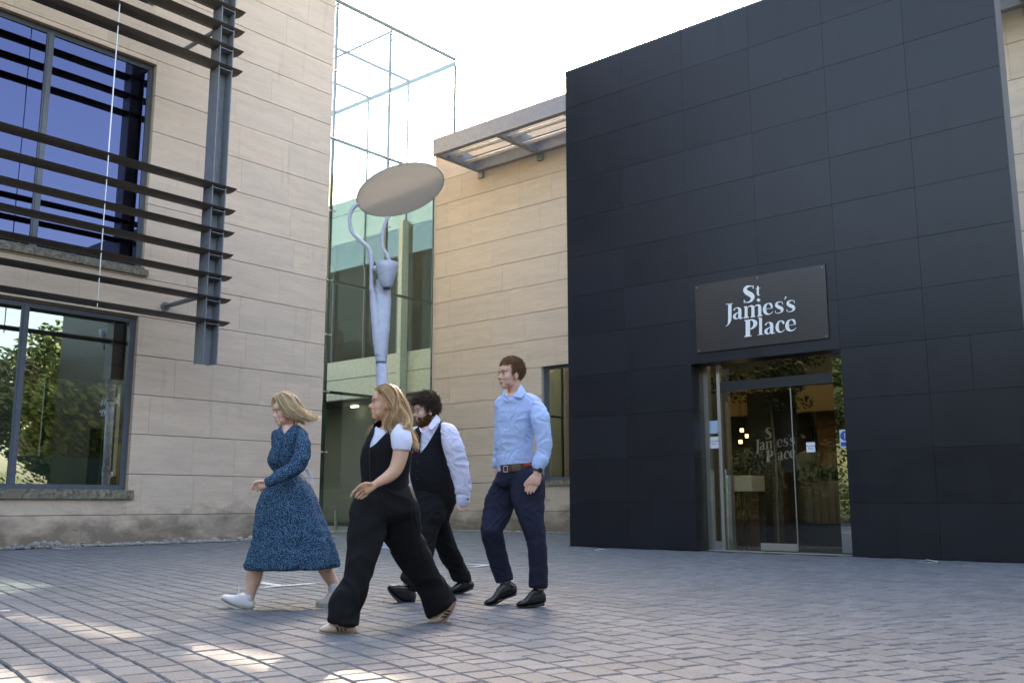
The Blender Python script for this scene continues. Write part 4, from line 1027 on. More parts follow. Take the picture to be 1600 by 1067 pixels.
def dress_mat():
    m = mat('blue_print', (0.03, 0.08, 0.18), 0.8, spec=0.25); t = NT(m)
    v = t.n('TexVoronoi'); v.inputs['Scale'].default_value = 135; t.l(t.coord(), v.inputs['Vector'])
    n_ = t.noise(t.coord(), 150, 2, .6); k = t.math('ADD', v.outputs['Distance'], t.math('MULTIPLY', n_, .5))
    t.base(t.mix(t.rng(k, .46, .76), (0.11, 0.25, 0.38), (0.009, 0.03, 0.07))); return m
M['dress'] = dress_mat()
def skin_mat(name, c, red=(0.62, 0.22, 0.17)):
    m = mat(name, c, 0.5, spec=0.35, Subsurface_Weight=0.08, Subsurface_Scale=0.01); t = NT(m)
    m.node_tree.nodes['Principled BSDF'].inputs['Subsurface Radius'].default_value = (1, .35, .2)
    n_ = t.noise(t.coord(), 22, 3); t.base(t.mix(t.rng(n_, .35, .7, 0, .35), c, red)); return m
def hair_mat(name, a, b):
    m = mat(name, a, 0.5, spec=0.22); t = NT(m); f = t.n('Attribute', attribute_name='tone', attribute_type='GEOMETRY').outputs['Fac']
    t.base(t.mix(f, a, b)); return m
def leather(name, c, r_=0.25): return mat(name, c, r_, spec=0.6)
M['shoe_black'] = leather('black_leather', (0.012, 0.012, 0.014)); M['shoe_white'] = fabric('white_leather', (0.78, 0.74, 0.76), .5); M['shoe_cream'] = fabric('cream_leather', (0.76, 0.62, 0.52), .5)
M['sole_pink'] = mat('gum_sole', (0.42, 0.22, 0.17), .6); M['sole_white'] = mat('white_sole', (0.5, 0.5, 0.42), .6); M['sock'] = fabric('white_sock', (0.72, 0.72, 0.85)); M['belt'] = leather('brown_leather', (0.06, 0.03, 0.02), .35)
M['gold'] = mat('gold', (0.8, 0.55, 0.2), .25, .9); M['eye_white'] = mat('eye_white', (0.5, 0.47, 0.45), .3); M['iris'] = mat('iris', (0.03, 0.03, 0.03), .15); M['lip'] = mat('lip', (0.42, 0.13, 0.12), .4); M['brow'] = mat('brow', (0.07, 0.045, 0.03), .8); M['brow2'] = mat('brow_fair', (0.22, 0.14, 0.09), .8); M['teeth'] = mat('teeth', (0.75, 0.73, 0.68), .3)

def crom(P, k):
    Q = []
    for i in range(len(P) - 1):
        p0, p1, p2, p3 = P[max(i - 1, 0)], P[i], P[i + 1], P[min(i + 2, len(P) - 1)]
        for j in range(k):
            t = j / k; Q.append(tuple(.5 * ((2 * b) + (c - a) * t + (2 * a - 5 * b + 4 * c - d) * t * t + (-a + 3 * b - 3 * c + d) * t ** 3) for a, b, c, d in zip(p0, p1, p2, p3)))
    return Q + [tuple(P[-1])]
def loft(mb, secs, h, n=22, grow=0.0, k=4, ex=2.3, cap=0.5, fold=None, cap1=None):
    """secs: (xa, ya, xb, yb, depth radius m, dh): two ends of one diameter in picture coordinates"""
    Q = crom([tuple(map(float, s + (0,) * (6 - len(s)))) for s in secs], k)
    R_ = []
    for (xa, ya, xb, yb, dr, dh) in Q:
        a, b = at(xa, ya, h + dh), at(xb, yb, h + dh); c = (a + b) / 2; u = (b - a) / 2; u = u * ((u.length + grow) / max(u.length, 1e-5)); R_.append((c, u, FH * max(dr + grow, .004)))
    def ring(c, u, v, s=1, idx=0):
        o = []
        for j in range(n):
            t = 6.283185 * j / n; ct, st_ = math.cos(t), math.sin(t); e = 2 / ex; f = 1 + (fold(t, idx) if fold else 0)
            o.append(c + (u * math.copysign(abs(ct) ** e, ct) + v * math.copysign(abs(st_) ** e, st_)) * s * f)
        return o
    def ends(i, j):
        c, u, v = R_[i]; d = (c - R_[j][0]).normalized(); rr = min(u.length, v.length) * (cap if i == 0 or cap1 is None else cap1)
        return [(c + d * rr * .55, .85), (c + d * rr * .9, .5)]
    vs = []; rings = []
    e0 = ends(0, 1)
    for c, s in reversed(e0): rings.append(ring(c, R_[0][1], R_[0][2], s, 0))
    for i, (c, u, v) in enumerate(R_): rings.append(ring(c, u, v, 1, i / (len(R_) - 1)))
    for c, s in ends(-1, -2): rings.append(ring(c, R_[-1][1], R_[-1][2], s, 1))
    for r_ in rings: vs += r_
    k_ = len(rings)
    mb.add(vs, [(i * n + j, i * n + (j + 1) % n, (i + 1) * n + (j + 1) % n, (i + 1) * n + j) for i in range(k_ - 1) for j in range(n)] + [tuple(reversed(range(n))), tuple((k_ - 1) * n + j for j in range(n))])
def limb(mb, pts, h, n=14, k=4, grow=0.0):
    """pts: (x, y, width px, dh)"""
    Q = crom([tuple(map(float, p + (0,) * (4 - len(p)))) for p in pts], k)
    P = []
    for (x, y, wd, dh) in Q: p = at(x, y, h + dh); P.append((p, max(wd / 2 * (p - CAM).dot(FW) / FOC + grow, .003)))
    d0 = (P[0][0] - P[1][0]).normalized(); d1 = (P[-1][0] - P[-2][0]).normalized()
    P = [(P[0][0] + d0 * P[0][1] * .8, P[0][1] * .5), (P[0][0] + d0 * P[0][1] * .45, P[0][1] * .85)] + P + [(P[-1][0] + d1 * P[-1][1] * .45, P[-1][1] * .85), (P[-1][0] + d1 * P[-1][1] * .8, P[-1][1] * .5)]
    mb.tube(P, n)
def ell(mb, c, ax, n=14, m_=10):
    vs = [c + ax[2]]
    for i in range(1, m_):
        a = math.pi * i / m_
        for j in range(n):
            b = 6.283185 * j / n; vs.append(c + ax[2] * math.cos(a) + (ax[0] * math.cos(b) + ax[1] * math.sin(b)) * math.sin(a))
    vs.append(c - ax[2]); L_ = len(vs) - 1
    fs = [(0, 1 + j, 1 + (j + 1) % n) for j in range(n)] + [(1 + i * n + j, 1 + (i + 1) * n + j, 1 + (i + 1) * n + (j + 1) % n, 1 + i * n + (j + 1) % n) for i in range(m_ - 2) for j in range(n)] + [(1 + (m_ - 2) * n + j, L_, 1 + (m_ - 2) * n + (j + 1) % n) for j in range(n)]
    mb.add(vs, fs)
def fuse(mb, name, m, parent, vox=0.005, it=3, wr=None, cut=None, solid=0, mat2=None):
    """joins overlapping closed shapes into one skin; wr=(amplitude, scale xyz); cut: predicate on a world point, faces there are dropped"""
    o = mb.build(name + '_raw', m)
    r_ = o.modifiers.new('r', 'REMESH'); r_.mode = 'VOXEL'; r_.voxel_size = vox
    s_ = o.modifiers.new('s', 'SMOOTH'); s_.iterations = it; s_.factor = .5
    dg = bpy.context.evaluated_depsgraph_get(); dg.update()
    me = bpy.data.meshes.new_from_object(o.evaluated_get(dg)); bpy.data.objects.remove(o)
    n = len(me.vertices); co = np.empty(n * 3, np.float32); me.vertices.foreach_get('co', co); co = co.reshape(-1, 3)
    if wr:
        nr = np.empty(n * 3, np.float32); me.vertices.foreach_get('normal', nr); nr = nr.reshape(-1, 3)
        amp, sx, sy, sz, seed = wr; d = np.empty(n, np.float32)
        for i in range(n):
            x, y, z = co[i]; q = Vector((x * sx + seed, y * sx, z * sz)); k = mnoise.noise(q) ; q2 = Vector((x * sy, y * sy + seed, z * sy * .8)); k2 = mnoise.noise(q2 + Vector((k, k, 0)) * 1.5)
            d[i] = k * .6 + (1 - 2.2 * abs(k2)) * .5
        co += nr * (d * amp)[:, None]
    base = wloc(parent); co -= np.array(base, np.float32)
    me.vertices.foreach_set('co', co.ravel())
    if cut:
        bm = bmesh.new(); bm.from_mesh(me); bmesh.ops.delete(bm, geom=[f for f in bm.faces if cut(f.calc_center_median() + base)], context='FACES')
        bv = {v for v in bm.verts if any(e.is_boundary for e in v.link_edges)}
        for _ in range(14):
            new = {}
            for v in bv:
                nb = [e.other_vert(v) for e in v.link_edges if e.is_boundary]
                if len(nb) == 2: new[v] = v.co * .4 + (nb[0].co + nb[1].co) * .3
            for v, c in new.items(): v.co = c
        bm.to_mesh(me); bm.free()
    me.polygons.foreach_set('use_smooth', [True] * len(me.polygons)); me.materials.clear(); me.materials.append(m)
    me.name = name; o = bpy.data.objects.new(name, me); COL.objects.link(o); o.parent = parent
    if solid: q = o.modifiers.new('t', 'SOLIDIFY'); q.thickness = solid; q.offset = -1
    return o
def px(p):
    d = p - CAM; z = d.dot(FW); return 800 + FOC * d.dot(RT) / z, 533.5 - FOC * d.dot(UP) / z
def inpoly(x, y, P):
    c = False
    for i in range(len(P)):
        (x1, y1), (x2, y2) = P[i - 1], P[i]
        if (y1 > y) != (y2 > y) and x < (x2 - x1) * (y - y1) / (y2 - y1) + x1: c = not c
    return c
TONES = {}
class Head:
    def __init__(s, x, y, h, turn, tilt, sc, roll=0):
        """turn: degrees from pure left profile towards the camera; tilt: nodding down"""
        a = math.radians(turn); f = (-RT * math.cos(a) - FH * math.sin(a)).normalized(); l = Vector((0, 0, 1)).cross(f)
        rt = Matrix.Rotation(math.radians(tilt), 3, l); s.F, s.U = rt @ f, rt @ Vector((0, 0, 1)); s.L = l; s.o = at(x, y, h); s.sc = sc
    def p(s, x, y, z): return s.o + (s.F * x + s.L * y + s.U * z) * s.sc
    def ax(s, a, b, c): return (s.F * a * s.sc, s.L * b * s.sc, s.U * c * s.sc)
    def build(s, mb, fem=False, neck=(-.055, -.17)):
        E = lambda x, y, z, a, b, c: ell(mb, s.p(x, y, z), s.ax(a, b, c))
        w_ = .93 if fem else 1
        E(-.018, 0, .035, .094, .074, .086); E(.022, 0, -.022, .060, .060 * w_, .088); E(.020, 0, -.066, .056, .053 * w_, .044); E(.058, 0, -.088, .026, .026 * w_, .024)
        E(.058, 0, .030, .030, .052, .034)                                    # forehead
        E(.068, 0, .014, .017, .047, .009)                                     # brow
        for q in (-1, 1):
            E(.050, q * .035, -.030, .031, .025, .032); E(.040, q * .032, -.062, .034, .024, .034); E(.088, q * .011, -.036, .010, .009, .008); E(-.004, q * .073, -.018, .017, .008, .030); E(.004, q * .076, -.016, .007, .005, .02)
            E(.068, q * .031, -.003, .0135, .0165, .0085)                      # eyelids
        mb.tube([(s.p(.070, 0, .008), .006 * s.sc), (s.p(.084, 0, -.010), .0085 * s.sc), (s.p(.103, 0, -.030), .0105 * s.sc), (s.p(.104, 0, -.034), .007 * s.sc)], 10)
        E(.078, 0, -.056, .012, .020, .012); E(.081, 0, -.0625, .010, .021, .0045); E(.079, 0, -.072, .010, .019, .006)
        mb.tube([(s.p(-.02, 0, -.04), .052 * s.sc * w_), (s.p(-.03, 0, -.10), .052 * s.sc * w_), (s.p(neck[0], 0, neck[1]), .060 * s.sc * w_)], 16)
    def details(s, parent, browm, glasses=False, smile=False):
        for q in (-1, 1):
            mb = MB(); ell(mb, s.p(.0735, q * .031, -.004), s.ax(.0095, .0125, .0052), 12, 8); e = mb.build('eye', M['eye_white'], parent, smooth=True)
            mb = MB(); ell(mb, s.p(.0800, q * .0315, -.004), s.ax(.0038, .0052, .0050), 10, 6); mb.build('iris', M['iris'], e, smooth=True)
            mb = MB(); mb.tube([(s.p(.078, q * .018, -.001), .0012), (s.p(.084, q * .031, .0022), .0018), (s.p(.074, q * .044, -.001), .0012)], 6); mb.build('lashes', M['brow'], e)
            mb = MB(); mb.tube([(s.p(.086, q * .014, .015), .0018), (s.p(.086, q * .030, .020), .0032), (s.p(.071, q * .049, .015), .0014)], 6); mb.build('eyebrow', browm, parent)
        mb = MB(); ell(mb, s.p(.0868, 0, -.0632), s.ax(.0058, .0185, .0032), 14, 6); ell(mb, s.p(.0845, 0, -.0715), s.ax(.0060, .0165, .0042), 14, 6); lp = mb.build('lips', M['lip'], parent, smooth=True)
        if smile:
            mb = MB(); ell(mb, s.p(.0865, 0, -.0670), s.ax(.0052, .018, .0036), 14, 6); mb.build('teeth', M['teeth'], parent, smooth=True)
        if glasses:
            mb = MB()
            for q in (-1, 1):
                c = s.p(.098, q * .033, -.006); mb.tube([(c + s.L * s.sc * .024 * math.cos(6.2832 * j / 20) + s.U * s.sc * .019 * math.sin(6.2832 * j / 20), .0013) for j in range(21)], 5, False)
                mb.tube([(s.p(.097, q * .057, -.002), .0013), (s.p(.04, q * .077, .0), .0013), (s.p(-.01, q * .080, -.004), .0013)], 5)
            mb.tube([(s.p(.098, -.009, -.004), .0013), (s.p(.101, 0, -.001), .0013), (s.p(.098, .009, -.004), .0013)], 5); g_ = mb.build('glasses', mat('thin_frame', (0.25, 0.22, 0.2), .3, .8), parent)
            mb = MB()
            for q in (-1, 1):
                c = s.p(.098, q * .033, -.006); mb.plate([c + s.L * s.sc * .023 * math.cos(6.2832 * j / 16) + s.U * s.sc * .018 * math.sin(6.2832 * j / 16) for j in range(16)], s.F, .0008)
            mb.build('lens', M['glass_door'], g_)
def strands(name, paths, m, parent, r0=.0016, r1=.0005, tones=None):
    tones = dict(TONES)
    V_, F_, T_ = [], [], []
    rr = random.Random(len(paths))
    for P in paths:
        n = len(V_); k = len(P); tone = tones.get(id(P), rr.random()); prev = None
        for i, p in enumerate(P):
            t = (P[min(i + 1, k - 1)] - P[max(i - 1, 0)]); t = t.normalized() if t.length > 1e-7 else Vector((0, 0, 1))
            u = t.cross(Vector((.3, .5, .81))).normalized() if prev is None else (prev - t * prev.dot(t)).normalized(); prev = u; v = t.cross(u); r_ = r0 + (r1 - r0) * i / (k - 1)
            for j in range(3): a = 2.0944 * j; V_.append(p + (u * math.cos(a) + v * math.sin(a)) * r_); T_.append(min(1, max(0, tone + .25 * i / k - .08)))
        F_ += [(n + i * 3 + j, n + i * 3 + (j + 1) % 3, n + i * 3 + 3 + (j + 1) % 3, n + i * 3 + 3 + j) for i in range(k - 1) for j in range(3)]
    mb = MB().add(V_, F_); o = mb.build(name, m, parent, smooth=True)
    a = o.data.attributes.new('tone', 'FLOAT', 'POINT'); a.data.foreach_set('value', T_); return o
def guided(guides, h, n, seed, jit=.006, curl=0.0, cf=3.0):
    """strands between neighbouring guide curves of (x, y, dh)"""
    r = random.Random(seed); out = []
    G = [crom([tuple(map(float, q)) for q in g], 4) for g in guides]; L_ = min(len(g) for g in G); G = [g[:L_] for g in G]
    for _ in range(n):
        u = r.uniform(0, len(G) - 1.001); i = int(u); f = u - i; ph = u * 2.2 + seed + r.gauss(0, .35); P = []; j0 = Vector((r.gauss(0, 1), r.gauss(0, 1), r.gauss(0, 1))) * jit; lim = r.uniform(.75, 1.0); st_ = r.uniform(0, .25)
        for k in range(L_):
            t = st_ + (lim - st_) * k / (L_ - 1); tk = t * (L_ - 1); a = min(int(tk), L_ - 2); b = tk - a
            A = [G[i][a][c] * (1 - b) + G[i][a + 1][c] * b for c in range(3)]; B = [G[i + 1][a][c] * (1 - b) + G[i + 1][a + 1][c] * b for c in range(3)]
            q = [A[c] * (1 - f) + B[c] * f for c in range(3)]; p = at(q[0], q[1], h + q[2]) + j0 * (.3 + t)
            p += (RT * math.sin(ph + cf * 6.28 * t) + FH * math.cos(ph + cf * 6.28 * t)) * curl * t; P.append(p)
        cl = .5 + .5 * math.sin(u * 17 + 2 * math.sin(u * 5 + seed)); TONES[id(P)] = max(0, min(1, cl * .75 + r.uniform(-.1, .35))); KEEP.append(P)
        out.append(P)
    return out
KEEP = []
def scalp(hd, n, seed, keep, length, flow, lift=.5, curl=0, rad_=(.098, .079, .090), c0=(-.018, 0, .035)):
    r = random.Random(seed); out = []
    while len(out) < n:
        d = Vector((r.gauss(0, 1), r.gauss(0, 1), r.gauss(0, 1))).normalized(); q = Vector((c0[0] + d.x * rad_[0], c0[1] + d.y * rad_[1], c0[2] + d.z * rad_[2]))
        if not keep(q): continue
        fl = Vector(flow(q)); fl = (fl - d * fl.dot(d)).normalized(); st_ = (fl + d * lift * r.uniform(.4, 1.3) + Vector((r.gauss(0, 1), r.gauss(0, 1), r.gauss(0, 1))) * .25).normalized(); L_ = length * r.uniform(.6, 1.2); ph = r.random() * 6.28; P = []
        sd = st_.cross(d).normalized() if st_.cross(d).length > .01 else Vector((0, 1, 0))
        kn = 10 if curl else 6
        for k in range(kn):
            t = k / (kn - 1); w_ = q + st_ * L_ * t - d * lift * .35 * L_ * t * t
            if curl: w_ = q + st_ * L_ * t * .75 + sd * math.sin(ph + 8 * t) * curl + d * (math.cos(ph + 8 * t) * curl + .12 * L_ * t + curl)
            P.append(hd.p(*w_))
        out.append(P)
    return out
def capmesh(hd, name, m, parent, keep, grow=.004, c0=(-.018, 0, .035), rad_=(.094, .074, .086)):
    mb = MB(); n, k = 40, 28; vs = []; ok = []
    for i in range(k + 1):
        a = math.pi * i / k
        for j in range(n):
            b = 6.283185 * j / n; q = Vector((c0[0] + (rad_[0] + grow) * math.sin(a) * math.cos(b), c0[1] + (rad_[1] + grow) * math.sin(a) * math.sin(b), c0[2] + (rad_[2] + grow) * math.cos(a))); vs.append(hd.p(*q)); ok.append(keep(q))
    fs = [f for f in ((i * n + j, i * n + (j + 1) % n, (i + 1) * n + (j + 1) % n, (i + 1) * n + j) for i in range(k) for j in range(n)) if all(ok[q] for q in f)]
    mb.add(vs, fs); o = mb.build(name, m, parent, smooth=True); q = o.modifiers.new('t', 'SOLIDIFY'); q.thickness = .003
    a = o.data.attributes.new('tone', 'FLOAT', 'POINT'); a.data.foreach_set('value', [.15] * len(o.data.vertices)); return o
def pxplate(pts, h, th=.004):
    mb = MB(); mb.plate([at(p[0], p[1], h + (p[2] if len(p) > 2 else 0)) for p in pts], -FH, th); return mb
def body(mb, skin, loc, label):
    e = empty('tmp', loc); o = fuse(mb, 'person', skin, e, .0042, 2); o.parent = None; o.location = loc; bpy.data.objects.remove(e)
    tag(o, label, 'person'); return o
SK1 = skin_mat('skin_fair', (0.70, 0.43, 0.32)); SK2 = skin_mat('skin_pale', (0.76, 0.50, 0.40)); SK3 = skin_mat('skin_tan', (0.68, 0.41, 0.28))

# ---------------------------------------------------------------- man in the light blue shirt
H0 = gnd(815, 945).dot(FH)
def man():
    h = H0
    torso = [(790, 607, 813, 607, .055, .0), (786, 615, 817, 613, .075), (776, 624, 838, 620, .10), (774, 634, 846, 632, .125), (774, 648, 841, 648, .135), (774, 668, 836, 668, .135), (774, 690, 833, 690, .13), (776, 710, 832, 710, .125), (778, 727, 832, 723, .125), (779, 737, 833, 733, .125)]
    arm = [(833, 630, 852, 636, .06, -.13), (829, 645, 856, 645, .066, -.16), (831, 660, 858, 658, .066, -.18), (835, 674, 860, 672, .062, -.19), (838, 690, 862, 690, .058, -.2), (838, 704, 861, 705, .052, -.21), (834, 717, 856, 718, .046, -.23), (832, 727, 849, 731, .036, -.24)]
    farm = [(778, 630, 796, 630, .055, .15), (774, 650, 794, 650, .055, .18), (773, 690, 792, 690, .05, .2), (771, 715, 788, 715, .045, .2), (770, 728, 784, 728, .036, .2)]
    pel = [(779, 732, 834, 728, .125), (776, 745, 848, 742, .13), (772, 754, 849, 752, .115)]
    legA = [(780, 738, 815, 738, .10, .04), (772, 752, 814, 752, .10, .04), (764, 768, 810, 770, .085, .05), (758, 788, 804, 788, .088, .05), (755, 805, 798, 805, .083, .03), (753, 820, 789, 822, .075, .0), (753, 830, 784, 828, .068, -.02), (757, 850, 788, 850, .066, .02), (766, 880, 795, 880, .062, .06), (776, 910, 801, 904, .058, .08)]
    legB = [(798, 738, 838, 736, .10, -.04), (797, 752, 849, 750, .105, -.06), (799, 770, 850, 768, .09, -.08), (803, 790, 849, 790, .09, -.1), (811, 810, 848, 810, .083, -.12), (818, 830, 851, 830, .075, -.13), (825, 850, 853, 850, .069, -.13), (828, 880, 854, 880, .062, -.12), (828, 916, 855, 918, .058, -.1)]
    hd = Head(797.5, 584.5, h, 33, 2, 1.04)
    b = MB(); hd.build(b, neck=(-.05, -.175)); g_ = -.012
    for s_ in (torso[2:], arm, farm, pel, legA, legB): loft(b, s_, h, grow=g_)
    limb(b, [(841, 727, 11, -.24), (839.5, 735, 11, -.25), (838.5, 742, 13, -.26)], h)
    loft(b, [(833, 739, 845.5, 740, .016, -.26), (829, 747, 846, 748, .019, -.27), (827, 755, 843.5, 757, .017, -.27)], h, n=14)
    for f in ([(829, 751, 4.2), (824, 757, 4), (821.5, 763, 3.6), (821, 767, 3)], [(832.5, 754, 4.2), (828, 761, 4), (825, 767, 3.6), (824.5, 771, 3)], [(837, 755, 4.2), (832.5, 762, 4), (829.5, 768, 3.6), (829, 771, 3)], [(841, 755, 3.8), (837.5, 762, 3.6), (835, 766, 3.2), (834, 769, 2.8)], [(832, 743, 5), (826, 749, 4.5), (821.5, 754, 4), (819.5, 758, 3.4)]):
        limb(b, [(x, y, w_, -.27) for x, y, w_ in f], h, 8)
    limb(b, [(777, 726, 10, .2), (778, 740, 13, .2), (782, 752, 9, .18)], h)
    limb(b, [(790, 900, 10, .07), (790, 911, 9, .06)], h); limb(b, [(842, 912, 12, -.1), (843, 925, 12, -.1), (842, 932, 12, -.1)], h)
    root = body(b, SK1, at(815, 945, h), 'man with short brown hair in light blue shirt, brown belt and navy trousers')
    root.location = at(815, 945, h)
    hd.details(root, M['brow'])
    mb = MB(); loft(mb, torso, h, grow=.002); loft(mb, arm, h, grow=.002); loft(mb, farm, h, grow=.002)
    neck = lambda p: (lambda q: inpoly(q[0], q[1], [(786, 590), (815, 590), (811, 608), (801, 618), (794, 622), (788, 612)]))(px(p))
    sh = fuse(mb, 'shirt', M['shirt_blue'], root, .006, 3, wr=(.011, 8, 20, 12, 3), cut=neck)
    c1 = MB(); c1.plate([at(*q) for q in ((814, 600, h - .03), (822, 613, h - .08), (813.5, 622, h - .15), (800.5, 618, h - .14), (808, 610, h - .12))], (-FH * .7 + RT * .5), .005); c1.build('collar', M['shirt_blue'], sh, bevel=.001)
    c1 = MB(); c1.plate([at(*q) for q in ((788.5, 609, h - .06), (790.5, 618, h - .13), (797.5, 629, h - .16), (786.5, 624, h - .12), (783.5, 617, h - .06))], (-FH * .8 - RT * .3), .005); c1.build('collar', M['shirt_blue'], sh, bevel=.001)
    for x, y, dd in ((795, 631, .135), (791, 649, .148), (788.5, 670, .148), (787.5, 691, .143), (787, 711, .138)):
        mb = MB(); p = at(x, y, h - dd); mb.bar(p, p - FH * .004, .0055, n=10); mb.build('button', pw, sh)
    mb = MB(); limb(mb, [(848, 718, 21, -.24), (843, 727, 19, -.245), (840.5, 732, 17, -.245)], h); fuse(mb, 'cuff', M['shirt_blue'], sh, .005, 1)
    mb = MB()
    for s_ in (pel, legA, legB): loft(mb, s_, h, grow=.004, cap=.5, cap1=.5 if s_ is pel else .06)
    tr = fuse(mb, 'trousers', M['navy'], root, .006, 9, wr=(.011, 6, 14, 9, 8))
    bl = [(779.0, 727.5, 832.5, 723.5, .134), (779.5, 733, 833, 729, .135), (780, 738.5, 833.5, 734.5, .134)]
    mb = MB(); loft(mb, bl, h, grow=.006, cap=.02, n=32); be = mb.build('belt', M['belt'], root, smooth=False)
    mb = MB()
    for a, c in (((787, 728), (793, 728)), ((793, 728), (793, 737)), ((793, 737), (787, 737)), ((787, 737), (787, 728))): mb.bar(at(*a, h - .152), at(*c, h - .152), .003, n=6)
    mb.build('buckle', M['steel'], be)
    mb = MB(); mb.plate([at(x, y, h - .12) for x, y in ((819, 724), (831, 722), (831.5, 725.5), (819, 728))], -FH, .012); mb.build('red_patch', mat('red_patch', (0.5, 0.03, 0.03), .7), be)
    mb = MB(); limb(mb, [(790, 903, 15, .07), (791, 912, 14, .06), (793, 919, 12, .055)], h); limb(mb, [(842, 910, 15, -.1), (843, 923, 14, -.1), (842, 930, 12, -.1)], h); fuse(mb, 'sock', M['black'], root, .005, 1)
    # watch, ring
    mb = MB(); c = at(839.5, 734, h - .255); mb.tube([(c + (RT * math.cos(a) * 1.0 + FH * math.sin(a) - Vector((0, 0, .25)) * math.cos(a)) * .033, .007) for a in [6.2832 * j / 20 for j in range(21)]], 8, False); wt = mb.build('watch', M['black'], root)
    mb = MB(); p = at(843.5, 734.5, h - .285); mb.tube([(p, .018), (p - FH * .008 + RT * .003, .018), (p - FH * .010 + RT * .004, .014)], 20); mb.build('dial', M['shoe_black'], wt)
    mb = MB(); c = at(834.6, 758, h - .27); mb.tube([(c + (RT * math.cos(a) + FH * math.sin(a)) * .0098, .0018) for a in [6.2832 * j / 14 for j in range(15)]], 6, False); mb.build('ring', M['gold'], root)
    def oxford(name, secs, sole, dh, lace):
        mb = MB(); loft(mb, secs, h, n=18, ex=2.1, cap=.8); o = fuse(mb, name, M['shoe_black'], root, .004, 3)
        mb = MB(); loft(mb, sole, h, n=18, ex=2.6, cap=.3); mb.build('sole', M['black'], o, smooth=False)
        for a, c in lace: mb = MB(); mb.bar(at(*a), at(*c), .002, n=5); mb.build('lace', M['black'], o)
    oxford('shoe', [(757.5, 939, 757.5, 943, .02, .02), (761, 936, 762, 943.5, .037, .02), (770, 930, 772, 942, .044, .03), (777, 918, 782, 936, .043, .04), (786, 909, 792, 932, .040, .06), (797, 907, 800, 929, .036, .07), (803, 911, 805, 926, .028, .08)],
           [(756.5, 942, 756.5, 944, .024, .02), (764, 943, 764, 945.5, .043, .02), (775, 940.5, 776, 943, .047, .03), (788, 933, 789, 936, .040, .05), (799, 928.5, 800, 932, .036, .07), (806, 925, 806.5, 930, .03, .08)], 0, [((775, 918, h - .01), (782, 921, h - .01))])
    oxford('shoe', [(807.5, 942, 807.5, 945.5, .02, -.16), (812, 938, 812, 946, .038, -.16), (821, 933, 822, 946, .045, -.15), (828, 924, 830, 945, .044, -.14), (836, 918, 838, 944, .041, -.12), (844, 918, 845, 943, .037, -.1), (849.5, 924, 849.5, 941, .027, -.1)],
           [(806, 944.5, 806, 947, .026, -.16), (814, 946, 814, 948.5, .044, -.16), (826, 946, 826, 948.5, .048, -.15), (838, 943, 838, 947.5, .041, -.12), (850.5, 940, 850.5, 945.5, .033, -.1)], 0, [((826, 925, h - .2), (832, 928, h - .2))])
    # hair
    hm = hair_mat('brown_hair', (0.085, 0.042, 0.022), (0.34, 0.18, 0.09))
    keep = lambda q: (q.z > .062 or (q.x < .035 and q.z > .0) or (q.x < -.03 and q.z > -.045)) and not (q.x > .066)
    hr = capmesh(hd, 'hair', hm, root, keep, .007)
    P = scalp(hd, 2600, 5, keep, .026, lambda q: (1, 0, .25) if q.z > .06 else (-.5, 0, -1), .55, rad_=(.100, .079, .092))
    P += scalp(hd, 500, 6, lambda q: q.z > .085, .034, lambda q: (1, 0, .5), 1.1, rad_=(.100, .079, .092))
    P += scalp(hd, 900, 16, lambda q: .035 < q.z < .085 and q.x < .035, .024, lambda q: (-.7, 0, -.35), .35, rad_=(.100, .079, .092))
    strands('strands', P, hm, hr, .0017, .0007)
man()

